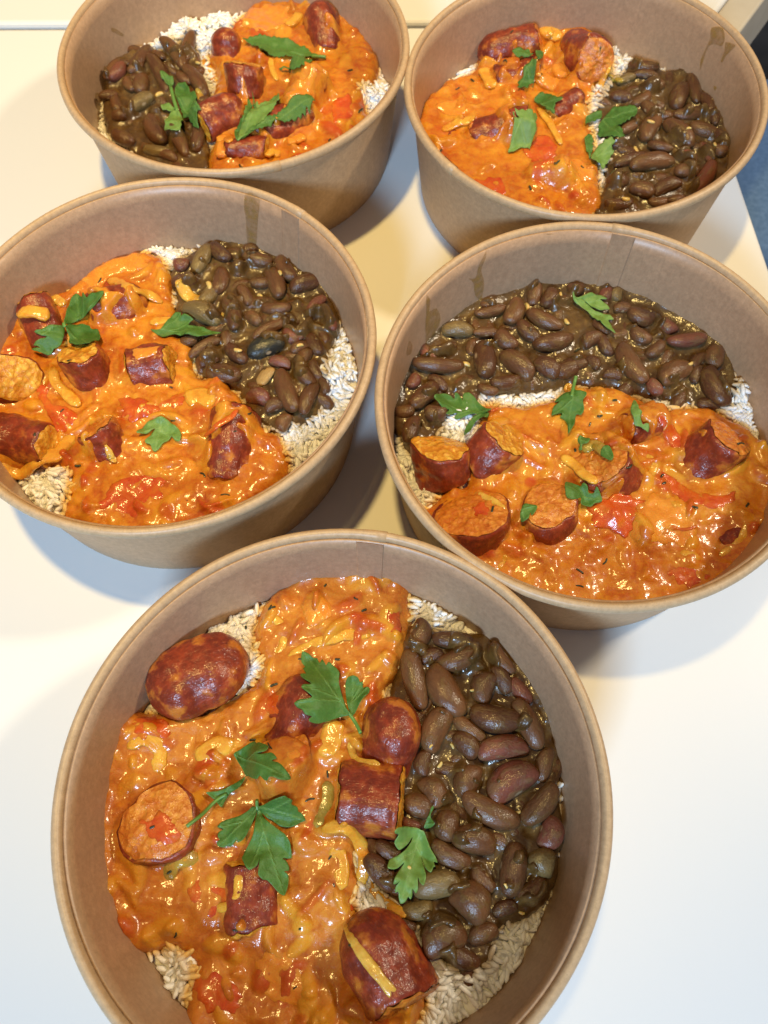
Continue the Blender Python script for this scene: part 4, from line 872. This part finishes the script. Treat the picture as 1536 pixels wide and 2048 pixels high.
def fill_bowl(key):
    global GEO
    GEO = []
    (cx, cy_), e, _, _ = BOWLS[key]; c = np.array([cx, cy_])*S; wh = WHERE[key]
    sd = {'A': 1, 'B': 2, 'C': 3, 'D': 4, 'E': 5}[key]*100
    res = {'E': .00062, 'D': .0007, 'C': .0007}.get(key, .0009)
    ext = S*.97; n_ = int(2*ext/res); g = np.linspace(-ext, ext, n_); X, Y = np.meshgrid(g+c[0], g+c[1])
    XY = np.stack([X, Y], -1); rr = np.hypot(X-c[0], Y-c[1]); th = np.arctan2(Y-c[1], X-c[0])
    zr0 = .0265
    rice = zr0+fbm(XY, .02, 3, sd)*.0022+fbm(XY, .006, 2, sd+3)*.0008-np.clip((rr-.068)/.014, 0, 1)*.002
    for mx, my, mh in {'C': [(672, 760, 6), (120, 985, 3)], 'E': [(950, 1925, 5), (870, 1232, 4), (450, 1260, 3)], 'A': [(390, 68, 6), (745, 190, 4)], 'D': [(1465, 790, 5), (900, 840, 2)], 'B': [(1195, 200, 4), (1250, 150, 3)]}[key]:
        pm = at(mx, my, .029); rice = rice+mh*.001*np.exp(-((X-pm[0])**2+(Y-pm[1])**2)/(2*.0085**2))
    me = sheet_from_field('rice', key, X[::2, ::2], Y[::2, ::2], rice[::2, ::2]-.0003+np.maximum(0, fbm(XY[::2, ::2], .011, 2, sd+60))*.0060, rr[::2, ::2] < 1, M['ricebed'])
    add_geo(me, Matrix()); bed = me
    zsp = .034
    sp = np.array([at(x, y, zsp) for x, y in SAUCE[key]]); bp = np.array([at(x, y, .033) for x, y in BEANP[key]])
    jit = fbm(XY, .006, 3, sd+7)*.0016
    sds = sdist(smooth_loop(sp, 3), X, Y)+jit; sdb = sdist(smooth_loop(bp, 3), X, Y)+jit*.8
    # sausages
    SG = [sausage(key, i, s) for i, s in enumerate(SAUS[key])]
    # beans
    lab = 'glossy brown kidney bean in the bean heap of the '+wh; grp = 'beans in the '+wh
    rnd = random.Random(sd); placed = []; BN = []
    def put_bean(x, y, L, W, yaw, z, kind='', label=None):
        me_ = get_bean(kind)
        Mx = Matrix.Translation((x, y, z)) @ Euler((rnd.uniform(-.5, .5) + (math.pi if rnd.random() < .5 else 0), rnd.uniform(-.14, .14), yaw)).to_matrix().to_4x4() @ Matrix.Diagonal((L, W, W, 1))
        o = put('kidney_bean', me_, None, Mx)
        pixel = project(x, y, z); BN.append([o, pixel[0], pixel[1], L, W, kind, label])
        if label: tag(o, label, 'bean')
        else: tag(o, lab if kind not in 'ro' or not kind else {'r': 'reddish kidney bean in the bean heap of the '+wh, 'o': 'olive tinged kidney bean in the bean heap of the '+wh}[kind], 'bean', grp if not kind else grp+(', the reddish ones' if kind == 'r' else ', the olive ones'))
        add_geo(me_, Mx); placed.append((x, y, max(W, L*.6)))
    hb = .0325
    for cr, lst in BEANS[key]:
        sc = CROPS[cr][2]
        for b in lst:
            (px, py), = K(cr, [b[:2]]); L, W, a = b[2]/sc, b[3]/sc, math.radians(b[4]); kind = b[5] if len(b) > 5 else ''
            q = np.array([math.cos(a), -math.sin(a)])*L/2
            p0 = at(px, py, hb); p1 = at(px-q[0], py-q[1], hb); p2 = at(px+q[0], py+q[1], hb); dv = p2-p1
            Wm = W*mpp(px, py, hb); big = min(1, L*W/6000*(1 if key == 'E' else 2))
            z = hb+rnd.uniform(-.0006, .0012)+.0012*big
            rad = np.hypot(*(p0-c)); tt = math.atan2(p0[1]-c[1], p0[0]-c[0]); lim = r_in(tt, e, z)-Wm*.55
            if rad > lim: p0 = c+(p0-c)*lim/rad
            lb = {'k': 'large black bean among the brown beans of the '+wh, 'p': 'pale split bean half below the black bean of the '+wh}.get(kind)
            put_bean(p0[0], p0[1], np.hypot(*dv)*1.03, Wm*.98, math.atan2(dv[1], dv[0]), z, kind, lb)
    area = [(X[i, j], Y[i, j]) for i, j in zip(*np.where((sdb > .001) & (rr < r_in(th, e, .030)-.004)))]
    rnd.shuffle(area); nf = 0
    for x, y in area:
        if nf >= (30 if key in 'CDE' else 22): break
        if all(np.hypot(x-a, y-b) > w*.52 for a, b, w in placed):
            put_bean(x, y, rnd.uniform(.012, .015), rnd.uniform(.0068, .008), rnd.uniform(0, 3.14), hb-.0026); nf += 1
    label_beans(key, BN)
    # field of solid things
    F0 = field_raycast(X, Y, GEO); F0[F0 <= 0] = .02
    # sauce
    base = zr0+.0066+fbm(XY, .024, 3, sd+20)*.0032+fbm(XY, .009, 3, sd+21)*.0017
    yel = np.zeros(X.shape); red = np.zeros(X.shape)
    r2 = np.random.default_rng(sd)
    ins = np.argwhere(sds > .002)
    for k in range({'E': 170, 'D': 130, 'C': 100}.get(key, 70)):
        i, j = ins[r2.integers(len(ins))]; a = r2.uniform(0, 3.14); la, lb = r2.uniform(.0025, .0095), r2.uniform(.0014, .0038)
        ux, uy = (X-X[i, j])*math.cos(a)+(Y-Y[i, j])*math.sin(a), -(X-X[i, j])*math.sin(a)+(Y-Y[i, j])*math.cos(a)
        uy = uy+ux*ux*r2.uniform(-60, 60)
        w = np.clip(1-(ux/la)**2-(uy/lb)**2, 0, 1)**.6; base = base+w*r2.uniform(.0005, .0026)
        t_ = r2.random(); wt = np.clip(w*1.4, 0, 1)
        if t_ < .45: yel = np.maximum(yel, wt*r2.uniform(.3, .9))
        elif t_ < .72: red = np.maximum(red, wt*r2.uniform(.3, .9))
    edge = np.clip(sds/.0068, -1, 1); prof = np.where(edge > 0, np.clip(1-(1-edge)**2, 0, 1)**.62, edge*1.5)
    hs = rice-.001+(base-rice+.001)*prof
    wd = r_in(th, e, .034)-rr
    hs = hs+np.where(sds > 0, .0022*np.exp(-np.clip(wd, 0, 1)/.0022), 0)
    drape = hs.copy()
    for s_ in SG:
        near = np.hypot(X-s_['c'][0], Y-s_['c'][1]) < s_['reach']
        nz = fbm(XY, .008, 3, s_['seed'])*.5+.5
        cov = near & ((nz < s_['coat']*.78+.02) | (s_['coat'] >= .9)) & (F0 > hs) & (sds > -.004)
        drape = np.where(cov, F0+.0007+fbm(XY, .003, 2, 5)*.0003, drape)
    Fb = np.where(F0 > hs+.001, 1., 0.)
    men = blur(Fb, .0018/res)*.0024*(sds > .001)
    hs2 = np.maximum(blur(np.maximum(hs, drape), .0007/res), hs)+men*.95+fbm(XY, .0026, 2, sd+30)*.0002
    keep = (sds > -.0014) & (hs2 > rice-.004)
    me = sheet_from_field('curry_sauce', key, X, Y, hs2, keep, M['sauce_e' if key in 'E' else 'sauce'], dict(yellow=yel, red=red))
    tag(put('curry_sauce', me), {'E': 'brownish orange tomato curry sauce filling the left half of the front bowl', 'D': 'orange tomato curry sauce in the front half of the middle right bowl',
        'C': 'glossy orange curry sauce in the left and front of the middle left bowl', 'A': 'bright orange curry sauce in the right half of the back left bowl', 'B': 'orange curry sauce in the left half of the back right bowl'}[key], 'sauce')
    GEO.append((wverts(me, Matrix()), faces_of(me)))
    # gravy
    gb = zr0+.0044+fbm(XY, .02, 2, sd+40)*.0014+fbm(XY, .005, 3, sd+41)*.0008
    edge = np.clip(sdb/.004, -1, 1); prof = np.where(edge > 0, np.sqrt(np.clip(1-(1-edge)**2, 0, 1)), edge*1.4)
    hg = rice-.001+(gb-rice+.001)*prof
    hg = hg+np.where(sdb > .0, .0025*np.exp(-np.clip(wd, 0, 1)/.002), 0)
    nz = fbm(XY, .010, 3, sd+43)*.5+.5
    cov = (nz < .37) & (F0 > hg) & (sdb > .001) & (F0 < .0385)
    dr = np.where(cov, F0+.0004, hg); Fb = np.where(F0 > hg+.001, 1., 0.)
    hg2 = np.maximum(blur(np.maximum(hg, dr), .0006/res), hg)+blur(Fb, .0014/res)*.0022*(sdb > 0)+fbm(XY, .002, 2, sd+44)*.0002
    keep = (sdb > -.0012)
    me = sheet_from_field('bean_gravy', key, X, Y, hg2, keep, M['gravy'])
    tag(put('bean_gravy', me), 'shiny dark brown gravy between the beans of the '+wh, 'gravy')
    GEO.append((wverts(me, Matrix()), faces_of(me)))
    # rice grains wherever the rice is not covered
    vis = (sds < .0015) & (sdb < .0015) & (rr < r_in(th, e, .026)-.001)
    cand = np.argwhere(vis); na = int(len(cand)*res*res*1e4*{'E': 40, 'C': 36, 'D': 36}.get(key, 30))
    nu, nv = 7, 7
    uu = np.linspace(0, math.pi, nu)[:, None]; vv = np.linspace(0, 2*math.pi, nv, endpoint=False)[None]
    tmpl = np.stack([-np.cos(uu)+0*vv, np.sin(uu)**.7*np.cos(vv), np.sin(uu)**.7*np.sin(vv)], -1).reshape(-1, 3); tf = grid_faces(nu, nv, True)
    VV = []; FF = []; o_ = 0
    for k in range(na):
        i, j = cand[r2.integers(len(cand))]; lay = r2.random()
        L = r2.uniform(.0026, .0036); W = r2.uniform(.00098, .00122)
        al = 3.5*fbm(np.array([[X[i, j], Y[i, j]]]), .009, 2, sd+66)[0]; Rm = np.array(Euler((r2.uniform(0, 6), r2.normal(0, .32), al+r2.normal(0, .6))).to_matrix())
        p = tmpl*np.array([L, W, W*.85]); p[:, 1] += (p[:, 0]/L)**2*.0003*r2.uniform(-1, 1)
        x, y = X[i, j]+r2.uniform(-1, 1)*res, Y[i, j]+r2.uniform(-1, 1)*res
        lump = fbm(np.array([[x, y]]), .011, 2, sd+60)[0]
        p = p @ Rm.T+np.array([x, y, rice[i, j]+lay*.0022+max(0, lump)*.0062]); q_ = p[:, :2]-c; ra = np.hypot(q_[:, 0], q_[:, 1]); lim = r_in(np.arctan2(q_[:, 1], q_[:, 0]), e, p[:, 2])-.0003; p[:, :2] = c+q_*np.minimum(1, lim/ra)[:, None]; VV.append(p); FF.append(tf+o_); o_ += len(p)
    nb = len(bed.vertices); bv_ = wverts(bed, Matrix()); bf = faces_of(bed)
    allv = np.vstack([bv_]+VV) if VV else bv_; allf = [list(x) for x in bf]+(np.vstack(FF)+nb).tolist()
    me = mesh('rice', allv, allf, M['ricebed'], attrs=dict(stain=np.clip(np.exp(sample(np.minimum(sds, 0), X, Y, allv[:, 0], allv[:, 1])/.0015)*.9, 0, 1), brown=np.clip(np.exp(sample(np.minimum(sdb, 0), X, Y, allv[:, 0], allv[:, 1])/.0009)*.8, 0, 1))); me.materials.append(M['rice'])
    mi = np.ones(len(me.polygons), np.int32); mi[:len(bf)] = 0; me.polygons.foreach_set('material_index', mi)
    ro_ = put('rice', me); tag(ro_, 'cooked white rice showing at the edges of the '+wh, 'rice', None, 'stuff')
    GEO.append((np.vstack(VV), np.vstack(FF).tolist()))
    # strips and flat pieces lie on top
    F1 = np.maximum(np.maximum(F0, hs2*(sds > 0)), hg2*(sdb > 0)); Fs = blur(F1, .0016/res)
    for pts, w, mt, lift, label in STRIPS[key]:
        L2 = smooth_line(pts, 26); xy = at(L2[:, 0], L2[:, 1], np.full(len(L2), .036))
        for _ in range(3): z = sample(Fs, X, Y, xy[:, 0], xy[:, 1]); xy = at(L2[:, 0], L2[:, 1], z+.0005)
        z = sample(np.maximum(Fs, F1-.002), X, Y, xy[:, 0], xy[:, 1])
        k3 = np.array([.25, .5, .25])
        for _ in range(6): z[1:-1] = np.convolve(z, k3, 'valid')
        wm = w*mpp(pts[0][0], pts[0][1], .036)*.5*(.85 if lift > 1.2 else 1); p3 = np.stack([xy[:, 0], xy[:, 1], z+lift*.0005-(.0009 if lift < 1 else .0003)+fbm(xy, .005, 2, sd+71)*.0006], -1)
        nz = fbm(p3+sd, .004, 2, 3)*.2
        o = tube('tomato_strip' if mt == 'tomato' else ('pepper_strip' if mt in ('olive_veg', 'carrot') else 'onion_strip'), p3, wm, M[mt], None, .42 if lift > 1.2 else .36, True, 12, nz)
        tag(o, label, {'tomato': 'tomato', 'olive_veg': 'pepper', 'carrot': 'pepper'}.get(mt, 'onion'), None)
    def pxmap(px, Fz, lift):
        px = np.asarray(px, float); xy = at(px[:, 0], px[:, 1], np.full(len(px), .038))
        for _ in range(4): xy = at(px[:, 0], px[:, 1], sample(Fz, X, Y, xy[:, 0], xy[:, 1])+lift)
        return xy
    for pts, mt, lift, label in FLAPS[key]:
        pt_ = smooth_loop(pts, 5); ce = pt_.mean(0); pt_ = ce+(pt_-ce)*(1+fbm(pt_*.001+sd, .011, 3, sd+81)*.38)[:, None]; lp = pxmap(pt_, Fs, .0005)
        o = empty('tomato_piece', (float(lp[:, 0].mean()), float(lp[:, 1].mean()), .036)); tag(o, label, 'tomato')
        ph = rnd.uniform(0, 6)
        sheet('flesh', lp, lambda x, y: np.maximum(sample(Fs, X, Y, x, y), sample(F1, X, Y, x, y)-.001)+lift*.0005, M[mt], .0022, .9, o,
              curl=lambda x, y, s_: fbm(np.stack([x, y], -1), .006, 2, sd+int(ph*10))*.0009+.0009*np.clip(s_/.0022, 0, 1)**.7-.0009)
    # parsley
    F2 = field_raycast(X[::2, ::2], Y[::2, ::2], GEO); X2, Y2 = X[::2, ::2], Y[::2, ::2]; r22 = res*2
    Fl = blur(maxf(F2, max(1, int(.0016/r22))), .0018/r22)
    def lmap(px, lift=.0008):
        px = np.asarray(px, float); xy = at(px[:, 0], px[:, 1], np.full(len(px), .04))
        for _ in range(4): xy = at(px[:, 0], px[:, 1], sample(Fl, X2, Y2, xy[:, 0], xy[:, 1])+lift)
        return xy
    for label, leaves, stems in SPRIGS[key]:
        m0 = lmap(K(leaves[0][0], leaves[0][1])).mean(0)
        o = empty('parsley_leaf', (float(m0[0]), float(m0[1]), .04)); tag(o, label, 'parsley', 'parsley garnish on the bowls')
        for cr, ol, pale in leaves:
            base_ = lmap(K(cr, [ol[0]]))[0]; lp = lmap(smooth_loop(toothed(K(cr, ol)) if key in 'AB' else K(cr, ol), 3)); ph = rnd.randrange(1000)
            sz = max(np.ptp(lp[:, 0]), np.ptp(lp[:, 1]))
            sheet('leaflet', lp, lambda x, y: sample(Fl, X2, Y2, x, y)+.0008, M['parsley_pale' if pale else 'parsley'], .00028, .55 if key in 'EDC' else .7, o, True, base_,
                  curl=lambda x, y, s_: fbm(np.stack([x, y], -1), .007, 2, ph)*.0016+np.exp(-(s_/.0014)**2)*(.0004+fbm(np.stack([x, y], -1), .004, 2, ph+9)*.0014))
        for cr, pts in stems:
            L2 = smooth_line(K(cr, pts), 14); xy = lmap(L2); z = sample(Fl, X2, Y2, xy[:, 0], xy[:, 1])+.0010
            tube('stem', np.stack([xy[:, 0], xy[:, 1], z], -1), 3.6*mpp(L2[0][0], L2[0][1], .04), M['stem'], o, 1, False, 7)
    items = []
    for x, y, w in BITS[key]:
        p = pxmap([(x, y)], F1, .0004)[0]; z = float(sample(F1, X, Y, p[:1], p[1:2])[0]); m_ = mpp(x, y, .036)
        if 'bit' not in BMESH: BMESH['bit'] = bean_mesh(3, M['garlic'])
        BMESH['bit'].name = 'onion_bit'
        o = put('onion_bit', BMESH['bit'], None, Matrix.Translation((p[0], p[1], z+.0003)) @ Euler((rnd.uniform(-.4, .4), rnd.uniform(-.3, .3), rnd.uniform(0, 6.3))).to_matrix().to_4x4() @ Matrix.Diagonal((w*m_*1.15, w*m_*.6, w*m_*.5, 1)))
        o['category'] = 'onion'; items.append((o, x, y))
    octants(items, MARKS[key], wh, 'onion bit', 'onion bits in the '+wh)
    items = []
    # herb flecks
    for x, y, L, a in FLECKS[key]:
        L = L*rnd.uniform(.6, .95); a = a+rnd.uniform(-12, 12)
        p = pxmap([(x-L*.5*math.cos(math.radians(a)), y+L*.5*math.sin(math.radians(a))), (x, y), (x+L*.5*math.cos(math.radians(a)), y-L*.5*math.sin(math.radians(a)))], F1, .0003)
        z = np.maximum(sample(F1, X, Y, p[:, 0], p[:, 1]), sample(F2, X2, Y2, p[:, 0], p[:, 1]))+.00005; z = np.full(3, z.max())*.4+z*.6
        p[1] += np.array([-(p[2]-p[0])[1], (p[2]-p[0])[0]])*rnd.uniform(-.18, .18); q = smooth_line(np.stack([p[:, 0], p[:, 1], z], -1), 8)
        o = tube('thyme_leaf', q, rnd.uniform(1.5, 2.5)*mpp(x, y, .036), M['thyme'], None, .5, True, 6)
        o['category'] = 'herb'; items.append((o, x, y))
    octants(items, FMARKS[key], wh, 'thyme leaf', 'thyme leaves in the '+wh)
for k_ in 'ABCDE': fill_bowl(k_)
